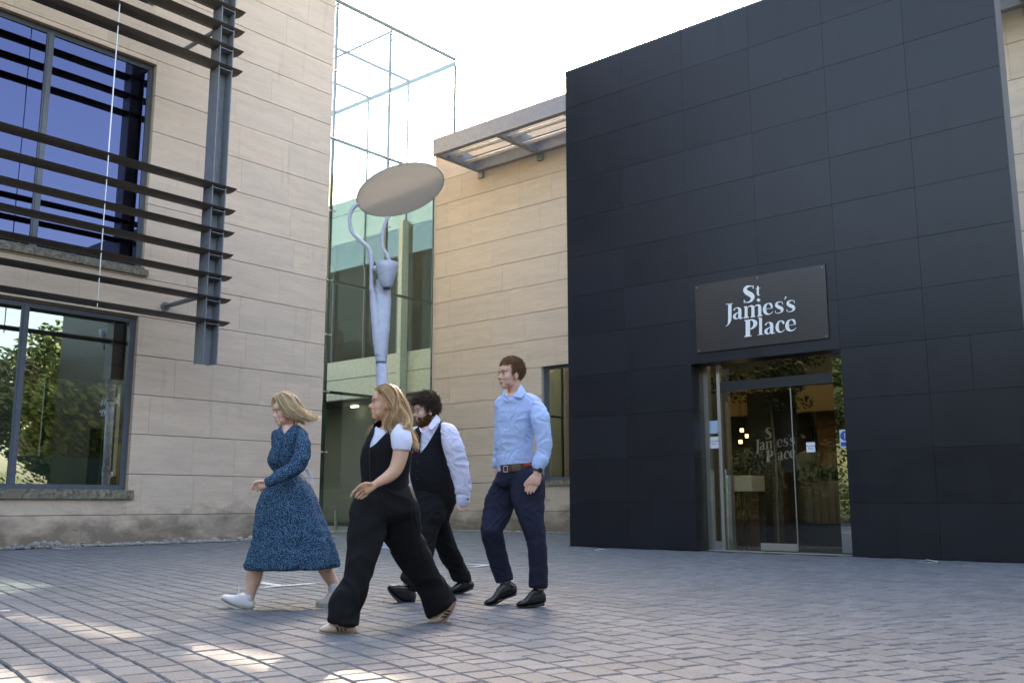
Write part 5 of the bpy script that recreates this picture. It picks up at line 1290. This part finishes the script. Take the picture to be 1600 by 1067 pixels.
# ---------------------------------------------------------------- woman in the blue dress
H1 = 7.06
def dressw():
    h = H1
    torso = [(441, 664, 463, 662, .055), (436, 671, 471, 668, .085), (430, 680, 476, 675, .115), (427.5, 693, 476, 690, .125), (423.5, 706, 472, 706, .125), (421, 718, 468, 718, .122), (423.5, 727, 466, 727, .112), (428.5, 735, 466, 735, .10), (430, 742, 468, 742, .10)]
    arm = [(472, 677, 15, -.11), (474, 690, 22, -.15), (473, 706, 24, -.17), (469, 720, 25, -.19), (460, 732, 23, -.21), (444, 740, 20, -.24), (430, 746.5, 17, -.27), (419, 753, 13.5, -.29)]
    farm = [(434, 679, 18, .12), (436, 700, 20, .17), (442, 722, 19, .2), (452, 742, 16, .22), (462, 757, 12, .22)]
    skirt = [(429.5, 737, 467, 735, .105), (424, 748, 474, 746, .125), (415.5, 762, 484, 758, .15), (407.5, 778, 493, 776, .175), (402.5, 796, 500, 796, .19), (400.5, 815, 507, 815, .20), (399, 833, 514, 833, .21), (394, 853, 521, 851, .22), (388, 870, 525, 868, .23), (385, 880, 527, 880, .235), (388, 888, 525.5, 885, .235)]
    legA = [(395, 840, 432, 840, .06, -.02), (389, 865, 419, 868, .055, -.02), (387, 885, 413, 887, .052, -.01), (384.5, 905, 408, 907, .047, 0), (384, 920, 401, 922, .038, .0), (385, 930, 397.5, 934, .03, .0), (383, 940, 394, 945, .03, .0)]
    legB = [(478, 840, 510, 840, .06, .12), (487, 868, 516, 866, .055, .13), (494, 887, 519, 884, .052, .14), (503, 901, 525, 898, .046, .15), (511, 913, 530, 910, .036, .15), (514, 922, 530, 918, .03, .15), (512, 932, 527, 932, .03, .15)]
    hd = Head(446, 641, h, 34, 12, .98)
    b = MB(); hd.build(b, True, neck=(-.03, -.15))
    for s_, g_ in ((torso[1:], -.012), (legA, 0), (legB, 0)): loft(b, s_, h, grow=g_)
    loft(b, [(430, 745, 470, 745, .09), (420, 780, 480, 780, .12), (410, 820, 490, 820, .12)], h); loft(b, [(405, 800, 450, 800, .07, -.02), (395, 850, 430, 850, .06, -.02)], h); loft(b, [(450, 800, 490, 800, .07, .1), (480, 850, 512, 850, .06, .12)], h)
    limb(b, arm, h, grow=-.014); limb(b, farm, h, grow=-.012); limb(b, [(456, 748, 9, .22), (464, 760, 12, .22), (468, 768, 10, .22)], h)
    limb(b, [(422, 751, 10, -.28), (416, 755, 10, -.29)], h)
    loft(b, [(415.5, 749.5, 418.5, 760, .018, -.29), (409, 750.5, 412.5, 764, .020, -.295), (403, 752, 406, 765, .018, -.3)], h, n=14)
    for f in ([(404, 753.5, 4.4, -.31), (398, 755.5, 4.2, -.315), (394.5, 760.5, 3.8, -.315), (393, 765, 3, -.31)], [(405, 757.5, 4.4, -.30), (399.5, 760.5, 4.1, -.30), (397, 765, 3.4, -.30)], [(407, 761, 4.4, -.29), (402.5, 764.5, 4, -.29), (403, 767.5, 3.2, -.285)], [(411, 763, 4, -.28), (407.5, 766, 3.6, -.275), (409.5, 767.5, 3, -.27)], [(411, 752, 5, -.32), (404, 751.5, 4.6, -.33), (397.5, 754.5, 4, -.33)]): limb(b, f, h, 8)
    root = body(b, SK2, at(450, 948, h), 'smiling woman with blonde bob in long-sleeved blue patterned dress and white trainers')
    hd.details(root, M['brow2'], smile=True)
    mb = MB(); loft(mb, torso, h, grow=.003); limb(mb, arm, h, grow=.002); limb(mb, farm, h, grow=.002)
    fold = lambda t, i: (.055 * math.sin(7 * t + .6) + .035 * math.sin(12 * t + 2)) * max(0, i - .1)
    loft(mb, skirt, h, n=64, grow=.002, cap=.06, fold=fold)
    vn = [(440, 655), (460, 652), (458, 664), (450, 671), (444, 678), (440, 668)]
    dr = fuse(mb, 'dress', M['dress'], root, .006, 2, wr=(.010, 7, 16, 8, 5), cut=lambda p: inpoly(*px(p), vn))
    c1 = MB(); c1.plate([at(*q) for q in ((459, 662, h - .02), (467, 664, h - .06), (456, 672, h - .115), (444.5, 679, h - .125), (450, 671, h - .11))], (-FH * .8 + RT * .3), .005); c1.build('collar', M['dress'], dr, bevel=.001)
    c1 = MB(); c1.plate([at(*q) for q in ((440, 667, h - .06), (443.5, 678, h - .118), (437.5, 676.5, h - .10), (434, 671, h - .05))], (-FH * .8 - RT * .3), .004); c1.build('collar', M['dress'], dr, bevel=.001)
    mb = MB(); mb.tube([(at(x, y, h - d_), .0022) for x, y, d_ in ((443.5, 680, .122), (440, 694, .135), (436, 708, .137), (434, 722, .132), (436, 732, .12))], 5); mb.build('placket', M['navy'], dr)
    mb = MB(); mb.plate([at(*q) for q in ((476, 732, h - .02), (482, 733, h - .02), (489, 746, h), (490, 758, h), (484, 750, h))], -FH, .006); mb.build('ribbon', M['tee'], dr, bevel=.001)
    def trainer(secs, sole, dh, lace):
        mb = MB(); loft(mb, secs, h, n=18, ex=2.2, cap=.8); o = fuse(mb, 'shoe', M['shoe_white'], root, .004, 3)
        mb = MB(); loft(mb, sole, h, n=18, ex=2.6, cap=.3); mb.build('sole', M['sole_white'], o)
        for k, (a, c) in enumerate(lace): mb = MB(); mb.bar(at(*a), at(*c), .0022, n=5); mb.build('lace', pw, o)
    trainer([(346.5, 931, 347, 935, .022), (351, 928, 354, 939, .037), (360, 929, 364, 944, .043), (370, 928.5, 374, 948, .043), (379, 926, 384, 950, .040), (386, 930, 390, 951, .036), (393, 934, 394, 950, .028)],
            [(345.5, 934, 345.5, 937, .026), (356, 941, 355, 944.5, .044), (368, 946.5, 367, 950, .047), (380, 950, 379, 953.5, .043), (393.5, 950.5, 393.5, 954.5, .034)], 0, [((371, 928, h - .04), (376, 932, h - .04)), ((366, 930, h - .04), (372, 934, h - .04)), ((373, 912, h), (372, 927, h)), ((375, 916, h), (373, 927, h))])
    trainer([(495, 938, 495, 944, .022, .15), (500, 934, 500, 945.5, .036, .15), (508, 931, 509, 946, .042, .15), (515, 922, 517, 946, .041, .15), (523, 919, 526, 945, .038, .15), (530, 920, 532, 944, .034, .15)],
            [(494, 943, 494, 946.5, .026, .15), (505, 945, 505, 948.5, .043, .15), (518, 945, 518, 948.5, .043, .15), (533, 943.5, 533, 947.5, .034, .15)], 0, [((508, 930, h + .1), (512, 928, h + .1)), ((511, 925, h + .1), (516, 924, h + .1))])
    mb = MB(); limb(mb, [(391, 929, 13.5), (389, 936, 13.5)], h, grow=.003); fuse(mb, 'sock', M['sock'], root, .005, 1)
    mb = MB(); limb(mb, [(522, 914, 16.5, .15), (521, 922, 16, .15)], h, grow=.003); fuse(mb, 'sock', M['sock'], root, .005, 1)
    hm = hair_mat('blonde_hair', (0.26, 0.165, 0.085), (0.95, 0.74, 0.48))
    keep = lambda q: (q.z > .055 and q.x < .062) or (q.x < .01 and q.z > -.03)
    hr = capmesh(hd, 'hair', hm, root, keep, .008)
    near = [[(428, 619, -.06), (431, 622, -.085), (438, 635, -.095), (448, 646, -.09), (458, 650, -.085), (468, 652, -.08)], [(434, 615, -.06), (442, 622, -.09), (451, 636, -.10), (461, 646, -.095), (472, 652, -.09), (484, 655, -.08)], [(440, 612.5, -.05), (452, 620, -.085), (461, 634, -.10), (470, 644, -.09), (482, 651, -.08), (495, 656, -.06)], [(446, 611.5, -.02), (458, 619, -.06), (467, 632, -.07), (475, 641, -.06), (486, 649, -.05), (498, 653, -.03)], [(450, 613, .03), (461, 622, .02), (468, 634, .02), (475, 646, .02), (479, 654, .03), (477, 661, .04)]]
    inner = [[(440, 622, -.08), (450, 632, -.085), (457, 642, -.08), (460, 650, -.07), (462, 656, -.05), (463, 660, -.05)], [(448, 622, -.06), (458, 634, -.07), (464, 644, -.06), (468, 652, -.05), (472, 658, -.04), (474, 663, -.04)], [(452, 620, 0), (462, 632, 0), (468, 644, 0), (470, 652, 0), (472, 658, 0), (472, 662, 0)]]
    far = [[(430, 617, .0), (426, 622, .05), (424, 630, .08), (426, 640, .09), (432, 650, .09), (438, 656, .09)], [(438, 614, .0), (440, 620, .07), (440, 634, .09), (442, 646, .09), (448, 654, .09), (454, 658, .09)], [(446, 612, .0), (456, 620, .06), (462, 634, .08), (466, 646, .08), (470, 655, .07), (472, 660, .06)]]
    P = guided(near, h, 1200, 1, .010, .006, 1.0) + guided(inner, h, 350, 2, .006) + guided(far, h, 250, 3, .005) + scalp(hd, 600, 7, keep, .022, lambda q: (-1, .3 if q.y > 0 else -.3, -.9), .03)
    strands('strands', P, hm, hr, .0020, .0008)
dressw()

# ---------------------------------------------------------------- woman in the black waistcoat
H2 = gnd(600, 980).dot(FH) + 0.0
def vestw():
    h = H2
    torso = [(589, 664, 615, 662, .055), (583, 671, 630, 667, .085), (578, 679, 638, 674, .11), (573, 690, 641, 688, .125), (567.5, 702, 642, 702, .13), (564.5, 718, 641, 718, .125), (565, 732, 639, 732, .12), (566.5, 746, 637, 746, .115), (566.5, 760, 638, 759, .118), (565.5, 776, 641, 773, .123)]
    slv = [(620, 664, 638, 668, .05, -.12), (612, 677, 641, 677, .062, -.16), (611.5, 690, 643, 690, .062, -.18), (614, 702, 641, 703.5, .056, -.19)]
    arm = [(629, 675, 22, -.13), (628, 692, 25, -.17), (626, 708, 25, -.19), (622.5, 722, 23.5, -.2), (617, 735, 22, -.21), (606, 745, 19, -.23), (595, 751.5, 15, -.25), (585, 757.5, 11.5, -.27)]
    farm = [(585, 680, 20, .12), (592, 705, 21, .17), (606, 730, 19, .21), (622, 748, 15, .26), (632, 760, 12, .3)]
    pel = [(566, 768, 641, 766, .12), (556, 778, 647, 776, .13), (551, 790, 650, 788, .135), (549, 802, 650, 800, .135)]
    legA = [(566, 770, 612, 770, .09, -.03), (553, 786, 610, 786, .11, -.04), (549, 805, 606, 808, .11, -.06), (546, 835, 600, 838, .10, -.09), (543.5, 860, 589, 862, .092, -.12), (542, 885, 581, 886, .085, -.15), (539, 903, 576.5, 905, .082, -.17), (527, 921, 572.5, 922, .085, -.19), (518.5, 937, 567, 939, .09, -.2), (516, 953, 559, 956, .09, -.21), (514, 968, 556, 976, .092, -.21)]
    legB = [(594, 770, 640, 768, .09, .0), (592, 788, 650, 786, .11, .03), (590, 812, 655, 806, .11, .06), (598, 838, 658, 832, .10, .1), (609, 857, 664, 852, .095, .14), (621, 875, 673, 871, .09, .18), (637, 898, 685, 893, .086, .22), (653, 920, 698, 913, .084, .26), (663, 943, 706, 928, .084, .29), (669, 964, 711.5, 939, .082, .3)]
    hd = Head(601.5, 630, h, 20, -2, .95)
    b = MB(); hd.build(b, True, neck=(-.045, -.16)); g_ = -.014
    for s_ in (torso[2:], pel, legA, legB): loft(b, s_, h, grow=g_)
    limb(b, arm, h); limb(b, farm, h, grow=-.003); limb(b, [(629, 755, 11, .29), (636, 766, 14, .31), (640, 776, 9, .31)], h)
    loft(b, [(584, 752, 588, 763, .017, -.275), (577, 753.5, 581, 768, .019, -.285), (569, 757, 573.5, 772, .018, -.295)], h, n=14)
    for f in ([(571, 758.5, 5, -.30), (562, 761.5, 4.6, -.31), (554, 766.5, 4.3, -.315), (549.5, 773, 3.6, -.31), (548, 776, 3, -.31)], [(571.5, 762, 5, -.295), (563.5, 767, 4.6, -.30), (557.5, 773, 4.2, -.305), (555.5, 777, 3.4, -.30)], [(573, 766, 5, -.285), (567, 771, 4.5, -.285), (561, 776.5, 4, -.285), (559, 779, 3.2, -.285)], [(576, 769, 4.4, -.275), (571.5, 774, 4, -.275), (566.5, 777.5, 3.6, -.275), (564, 779, 3, -.275)], [(580, 756, 5.6, -.30), (571, 755, 5, -.33), (563, 758, 4.4, -.34), (558, 762, 3.6, -.34)]): limb(b, f, h, 8)
    limb(b, [(535, 960, 16, -.2), (540, 975, 15, -.2), (538, 982, 14, -.2)], h); limb(b, [(695, 935, 15, .3), (697, 953, 14, .3)], h)
    root = body(b, SK3, at(600, 980, h), 'woman with long wavy hair in black waistcoat over white T-shirt and wide black trousers')
    hd.details(root, M['brow2'])
    hn = hd.p(.0, .079, -.04); mb = MB(); mb.tube([(hn + (hd.F * math.cos(a) + hd.U * math.sin(a)) * .007, .0014) for a in [6.2832 * j / 12 for j in range(13)]], 5, False); mb.build('earring', M['gold'], root)
    mb = MB(); loft(mb, [tuple(torso[0])] + torso[1:7], h, grow=-.003); loft(mb, slv, h, grow=.002, cap1=.08)
    nk = [(586, 655), (615, 650), (613, 664), (603, 671), (594, 671), (588, 666)]
    fuse(mb, 'tee_shirt', M['tee'], root, .005, 3, wr=(.004, 10, 18, 10, 4), cut=lambda p: inpoly(*px(p), nk))
    V_ = [(585, 650), (616, 648), (612, 667), (601.5, 678), (588, 692), (576.5, 701), (579, 688), (584, 676)]
    A_ = [(614, 655), (660, 655), (660, 706), (643, 704), (641, 703.5), (615.5, 704), (611.5, 692), (612, 678), (617, 669)]
    vc = lambda p: (lambda q: (p - CAM).dot(FH) < h + .02 and (inpoly(q[0], q[1], V_) or inpoly(q[0], q[1], A_)))(px(p))
    mb = MB(); loft(mb, [t_ if i else (586, 664, 618, 661, .06) for i, t_ in enumerate(torso)], h, grow=.006); ve = fuse(mb, 'waistcoat', M['blk'], root, .005, 3, wr=(.004, 7, 14, 6, 2), cut=vc, solid=.004)
    mb = MB(); mb.tube([(at(x, y, h - d_), .0022) for x, y, d_ in ((577, 702, .142), (577.5, 720, .142), (578.5, 745, .134), (580, 772, .134))], 5); mb.build('placket', M['black'], ve)
    mb = MB()
    for s_ in (pel, legA, legB): loft(mb, s_, h, grow=.003, cap=.5, cap1=.5 if s_ is pel else .04)
    fuse(mb, 'trousers', M['blk2'], root, .006, 10, wr=(.020, 5, 9, 4, 9))
    def tr(secs, sole, stripes, d_):
        mb = MB(); loft(mb, secs, h, n=18, ex=2.2, cap=.8); o = fuse(mb, 'shoe', M['shoe_cream'], root, .004, 2)
        mb = MB(); loft(mb, sole, h, n=18, ex=2.6, cap=.3); mb.build('sole', M['sole_pink'], o)
        for s_ in stripes: mb = MB(); mb.plate([at(x, y, h + d_) for x, y in s_], -FH, .003); mb.build('stripe', M['black'], o)
    tr([(500.5, 980, 500.5, 985, .022, -.2), (506, 976, 506, 987, .037, -.2), (516, 972.5, 517, 987.5, .043, -.2), (526, 970, 528, 987.5, .042, -.2), (538, 968, 540, 987.5, .039, -.2), (549, 967, 550, 987, .036, -.2), (555, 973, 555, 986, .028, -.2)],
       [(499.5, 984, 499.5, 988.5, .026, -.2), (510, 986, 510, 990.5, .043, -.2), (526, 986.5, 526, 990.5, .046, -.2), (542, 985.5, 542, 990, .042, -.2), (556.5, 983.5, 556.5, 988.5, .033, -.2)],
       [[(523.5, 975), (526, 975), (530.5, 986), (527.5, 986)], [(529, 974), (531.5, 974), (536, 985.5), (533, 985.5)], [(534.5, 973), (537, 973), (541.5, 985), (538.5, 985)]], -.2475)
    tr([(670.5, 967, 671, 972, .024, .3), (678, 962, 680, 973, .038, .3), (686, 957, 691, 970, .042, .3), (692, 950, 699, 962, .04, .3), (697, 940, 706, 953, .036, .3), (701, 931, 711, 942, .03, .3)],
       [(669.5, 971, 670, 974.5, .028, .3), (682, 972.5, 683, 975.5, .042, .3), (692, 968.5, 695, 971.5, .045, .3), (700, 959, 703.5, 961.5, .042, .3), (706.5, 950, 709.5, 951.5, .038, .3), (711, 939, 713.5, 940, .03, .3)],
       [[(689, 964), (691, 961.5), (699, 962), (698, 964.5)], [(693, 959.5), (695, 957), (702, 958), (701, 960.5)], [(697, 955), (698.5, 952.5), (705, 953.5), (704, 956)]], .252)
    hm = hair_mat('fair_wavy_hair', (0.13, 0.068, 0.036), (0.95, 0.64, 0.36))
    keep = lambda q: (q.z > .055 and q.x < .060) or (q.x < .005 and q.z > -.04)
    hr = capmesh(hd, 'hair', hm, root, keep, .008)
    near = [[(584, 609, -.05), (594, 607, -.08), (604, 618, -.095), (610, 634, -.10), (612, 650, -.10), (608, 664, -.11), (602, 678, -.12)], [(590, 604, -.05), (602, 606, -.085), (612, 620, -.10), (617, 636, -.105), (620, 652, -.11), (616, 668, -.13), (612, 684, -.15)], [(597, 601.5, -.04), (610, 605, -.08), (620, 620, -.095), (625, 638, -.11), (630, 654, -.13), (633, 668, -.16), (630, 680, -.19)], [(604, 600, -.02), (617, 606, -.05), (628, 622, -.07), (633, 640, -.08), (638, 658, -.10), (642, 676, -.12), (646, 698, -.12)], [(610, 601, .02), (622, 609, .0), (632, 626, .0), (634, 644, .0), (637, 660, .0), (641, 680, -.02), (645, 705, -.03)]]
    back = [[(604, 602, .03), (618, 610, .05), (628, 630, .05), (630, 650, .04), (628, 668, .02), (630, 685, .0), (634, 700, -.0)], [(600, 601, .03), (606, 610, .08), (614, 630, .09), (616, 650, .09), (608, 662, .09), (600, 672, .05), (596, 680, .02)], [(592, 603, .02), (588, 612, .07), (592, 632, .09), (594, 650, .10), (586, 664, .10), (579, 672, .09), (576, 682, .08)]]
    P = guided(near, h, 2300, 1, .0085, .026, 1.9) + guided(back, h, 700, 2, .009, .016, 1.6) + scalp(hd, 600, 3, keep, .022, lambda q: (-.8, .3 if q.y > 0 else -.3, -.9), .03)
    strands('strands', P, hm, hr, .0020, .0007)
vestw()

# ---------------------------------------------------------------- bearded man in the waistcoat
H3 = 7.85
def beard():
    h = H3
    torso = [(660, 660, 684, 658, .065), (655, 667, 697, 662, .095), (647, 675, 706, 668, .125), (644, 688, 702, 684, .145), (643.5, 702, 700, 702, .155), (643, 718, 703, 718, .165), (642.5, 733, 707, 733, .172), (643, 747, 711, 746, .172), (646, 758, 712.5, 757, .165), (649, 768, 713, 766, .155)]
    slv = [(690, 663, 709, 667, .065, -.15), (690, 678, 716, 678, .075, -.19), (691.5, 692, 722, 692, .075, -.21), (695, 706, 726.5, 705, .07, -.22), (699.5, 722, 730.5, 721, .066, -.22), (705.5, 740, 733.5, 738, .06, -.22), (711, 755, 735, 754, .056, -.22), (713, 770, 735.5, 769, .052, -.22), (714, 784, 732.5, 785, .044, -.22)]
    farm = [(652, 676, 20, .16), (648, 700, 22, .2), (644.5, 725, 20, .22), (645, 745, 18, .2), (652, 765, 14, .18)]
    pel = [(649.5, 760, 713, 758, .155), (650, 775, 714, 774, .155), (652, 786, 711, 786, .145)]
    legA = [(650, 768, 692, 768, .12, -.03), (651, 785, 698, 790, .12, -.07), (652, 805, 694, 810, .105, -.1), (653.5, 826, 685, 828, .092, -.13), (654, 846, 680, 848, .082, -.16), (649, 864, 675, 872, .076, -.2), (640, 880, 667, 890, .072, -.25), (632, 892, 659, 907, .07, -.29), (627, 903, 651, 924, .068, -.32)]
    legB = [(672, 766, 713, 766, .12, .04), (668, 790, 709, 788, .11, .07), (668, 812, 700, 812, .092, .12), (673, 832, 704.5, 830, .084, .16), (681, 852, 712, 852, .078, .2), (692, 876, 723.5, 875, .072, .26), (702, 892, 731.5, 890, .07, .3), (708.5, 906, 735.5, 907, .068, .32)]
    hd = Head(664.5, 641, h, 32, 8, 1.04)
    b = MB(); hd.build(b, neck=(-.05, -.15)); g_ = -.016
    loft(b, torso[2:], h, grow=-.03)
    for s_ in (slv, pel, legA, legB): loft(b, s_, h, grow=g_)
    limb(b, farm, h, grow=-.014)
    loft(b, [(715.5, 780, 730.5, 781, .018, -.22), (715.5, 787, 731, 788, .02, -.225), (717, 792, 729, 792, .018, -.225)], h, n=14)
    for f in ([(718, 790, 4), (716.5, 795, 3.8), (719, 797, 3.2)], [(721.5, 791, 4), (720.5, 796, 3.8), (722.5, 797.5, 3.2)], [(725.5, 791, 4), (724.5, 796, 3.8), (726, 797, 3.2)], [(729, 790, 3.6), (728, 794.5, 3.4), (729, 796, 2.8)], [(716.5, 785, 4.6), (714.5, 790, 4.2), (716, 794, 3.6)]): limb(b, [(x, y, w_, -.24) for x, y, w_ in f], h, 8)
    limb(b, [(651, 760, 11, .18), (656, 772, 14, .17), (660, 780, 9, .16)], h)
    limb(b, [(641, 908, 14, -.32), (634, 920, 13, -.34)], h); limb(b, [(722, 900, 14, .32), (724, 912, 13, .32)], h)
    root = body(b, SK2, at(680, 925, h), 'bearded man with dark curly hair, glasses, black waistcoat and pale lilac shirt, between the others')
    hd.details(root, M['brow'], glasses=True)
    mb = MB(); loft(mb, torso[:7], h, grow=-.012); loft(mb, slv, h, grow=.003); limb(mb, farm, h, grow=.002)
    nk = [(652, 655), (680, 645), (680, 655), (670, 668), (662, 673), (656, 668)]
    sh = fuse(mb, 'shirt', M['shirt_white'], root, .0055, 3, wr=(.014, 8, 18, 12, 6), cut=lambda p: inpoly(*px(p), nk))
    c1 = MB(); c1.plate([at(*q) for q in ((682, 647, h - .02), (688.5, 656, h - .08), (674.5, 671.5, h - .16), (668.5, 667, h - .15), (675, 657, h - .10))], (-FH * .8 + RT * .4), .006); c1.build('collar', M['shirt_white'], sh, bevel=.001)
    c1 = MB(); c1.plate([at(*q) for q in ((655, 667, h - .08), (662, 672, h - .15), (664, 678, h - .17), (657, 674, h - .13))], (-FH * .8 - RT * .3), .006); c1.build('collar', M['shirt_white'], sh, bevel=.001)
    mb = MB(); limb(mb, [(723.5, 776, 23, -.22), (723.5, 785, 20.5, -.22)], h); cf = fuse(mb, 'cuff', M['shirt_white'], sh, .005, 1)
    mb = MB(); p = at(731, 780, h - .26); mb.bar(p, p - FH * .006, .007, n=8); mb.build('cuff_link', M['black'], cf)
    V_ = [(652, 652), (684, 645), (690, 655), (680, 674), (668, 694), (656.5, 709), (656.5, 690), (658, 672)]
    A_ = [(697, 655), (712, 655), (740, 700), (740, 770), (716, 770), (712, 757), (705.5, 738), (699, 720), (692, 702), (690, 688), (692, 672)]
    vc = lambda p: (lambda q: (p - CAM).dot(FH) < h + .03 and (inpoly(q[0], q[1], V_) or inpoly(q[0], q[1], A_)))(px(p))
    mb = MB(); loft(mb, torso, h, grow=.010); ve = fuse(mb, 'waistcoat', M['blk'], root, .0055, 3, wr=(.005, 7, 13, 6, 1), cut=vc, solid=.004)
    for y in (722, 735, 748): mb = MB(); p = at(652, y, h - .15); mb.bar(p, p - FH * .012, .006, n=8); mb.build('button', M['shoe_black'], ve)
    mb = MB()
    for s_ in (pel, legA, legB): loft(mb, s_, h, grow=.004, cap=.5, cap1=.5 if s_ is pel else .06)
    fuse(mb, 'trousers', M['blk2'], root, .006, 9, wr=(.015, 6, 12, 8, 3))
    def boot(secs, sole):
        mb = MB(); loft(mb, secs, h, n=18, ex=2.2, cap=.8); o = fuse(mb, 'shoe', M['shoe_black'], root, .004, 3)
        mb = MB(); loft(mb, sole, h, n=18, ex=2.6, cap=.3); mb.build('sole', M['black'], o)
    boot([(611, 913, 608, 919, .026, -.44), (618, 912.5, 613, 926, .042, -.42), (627, 914, 621, 934, .048, -.40), (634, 914, 630, 940, .047, -.37), (642, 914, 638, 943, .043, -.34), (648, 922, 643, 944, .036, -.33)],
         [(606.5, 915, 606, 921, .032, -.44), (613, 924, 610.5, 927.5, .048, -.42), (621, 932, 618.5, 936, .053, -.40), (631, 939, 629, 943, .048, -.37), (643.5, 942, 643, 946, .038, -.34)])
    boot([(701, 920, 701, 925, .024, .3), (706, 916, 706, 926.5, .04, .3), (713, 911, 714, 926, .046, .31), (721, 905, 723, 924, .045, .32), (730, 904, 732, 921, .04, .33), (737, 908, 737.5, 918, .03, .33)],
         [(699.5, 924, 699.5, 927.5, .028, .3), (709, 925.5, 709, 929, .046, .3), (719, 924, 719.5, 927, .048, .31), (729, 920, 730, 923.5, .042, .32), (739, 914.5, 739.5, 919.5, .034, .33)])
    hm = hair_mat('dark_curls', (0.025, 0.016, 0.012), (0.12, 0.075, 0.05)); bm_ = hair_mat('brown_beard', (0.09, 0.038, 0.02), (0.24, 0.11, 0.06))
    keep = lambda q: (q.z > .066 and q.x < .068) or (q.z > .045 and q.x < .045) or (q.x < .025 and q.z > -.015) or (q.x < -.03 and q.z > -.065)
    hr = capmesh(hd, 'hair', hm, root, keep, .007)
    P = scalp(hd, 1700, 5, keep, .045, lambda q: (.5, 0, -.6), .4, curl=.007, rad_=(.096, .076, .090)) + scalp(hd, 500, 15, lambda q: q.z > .07, .045, lambda q: (.9, 0, -.1), .4, curl=.009, rad_=(.098, .078, .094)) + scalp(hd, 200, 25, lambda q: q.x > .04 and q.z > .07, .045, lambda q: (.9, 0, -.5), .3, curl=.009, rad_=(.102, .082, .099))
    strands('strands', P, hm, hr, .0024, .0014)
    kb = lambda q: q.z < -.052 + max(0, .05 - q.x) * .55 and q.x > -.02 and not (q.x > .055 and abs(q.y) < .02 and q.z > -.078)
    br = strands('beard', scalp(hd, 1300, 8, kb, .020, lambda q: (.2, 0, -1), .7, curl=.003, rad_=(.062, .059, .062), c0=(.020, 0, -.052)) + scalp(hd, 500, 9, lambda q: q.x > .06 and q.z < -.082, .026, lambda q: (.3, 0, -1), .6, curl=.003, rad_=(.066, .056, .062), c0=(.020, 0, -.052)) , bm_, root, .0020, .0012)
    capmesh(hd, 'beard_base', bm_, root, kb, .0, c0=(.020, 0, -.052), rad_=(.064, .061, .062))
    mb = scalp(hd, 160, 10, lambda q: q.x > .04 and -.062 < q.z < -.048, .018, lambda q: (.1, 1 if q.y > 0 else -1, -.6), .4, rad_=(.064, .05, .06), c0=(.020, 0, -.046)); strands('moustache', mb, bm_, root, .002, .001)
beard()
for o in list(bpy.data.objects):
    if o.type == 'FONT':
        dg = bpy.context.evaluated_depsgraph_get(); me = bpy.data.meshes.new_from_object(o.evaluated_get(dg)); n = bpy.data.objects.new('lettering', me); COL.objects.link(n)
        n.parent = o.parent; n.location = o.location; n.rotation_euler = o.rotation_euler; bpy.data.objects.remove(o)
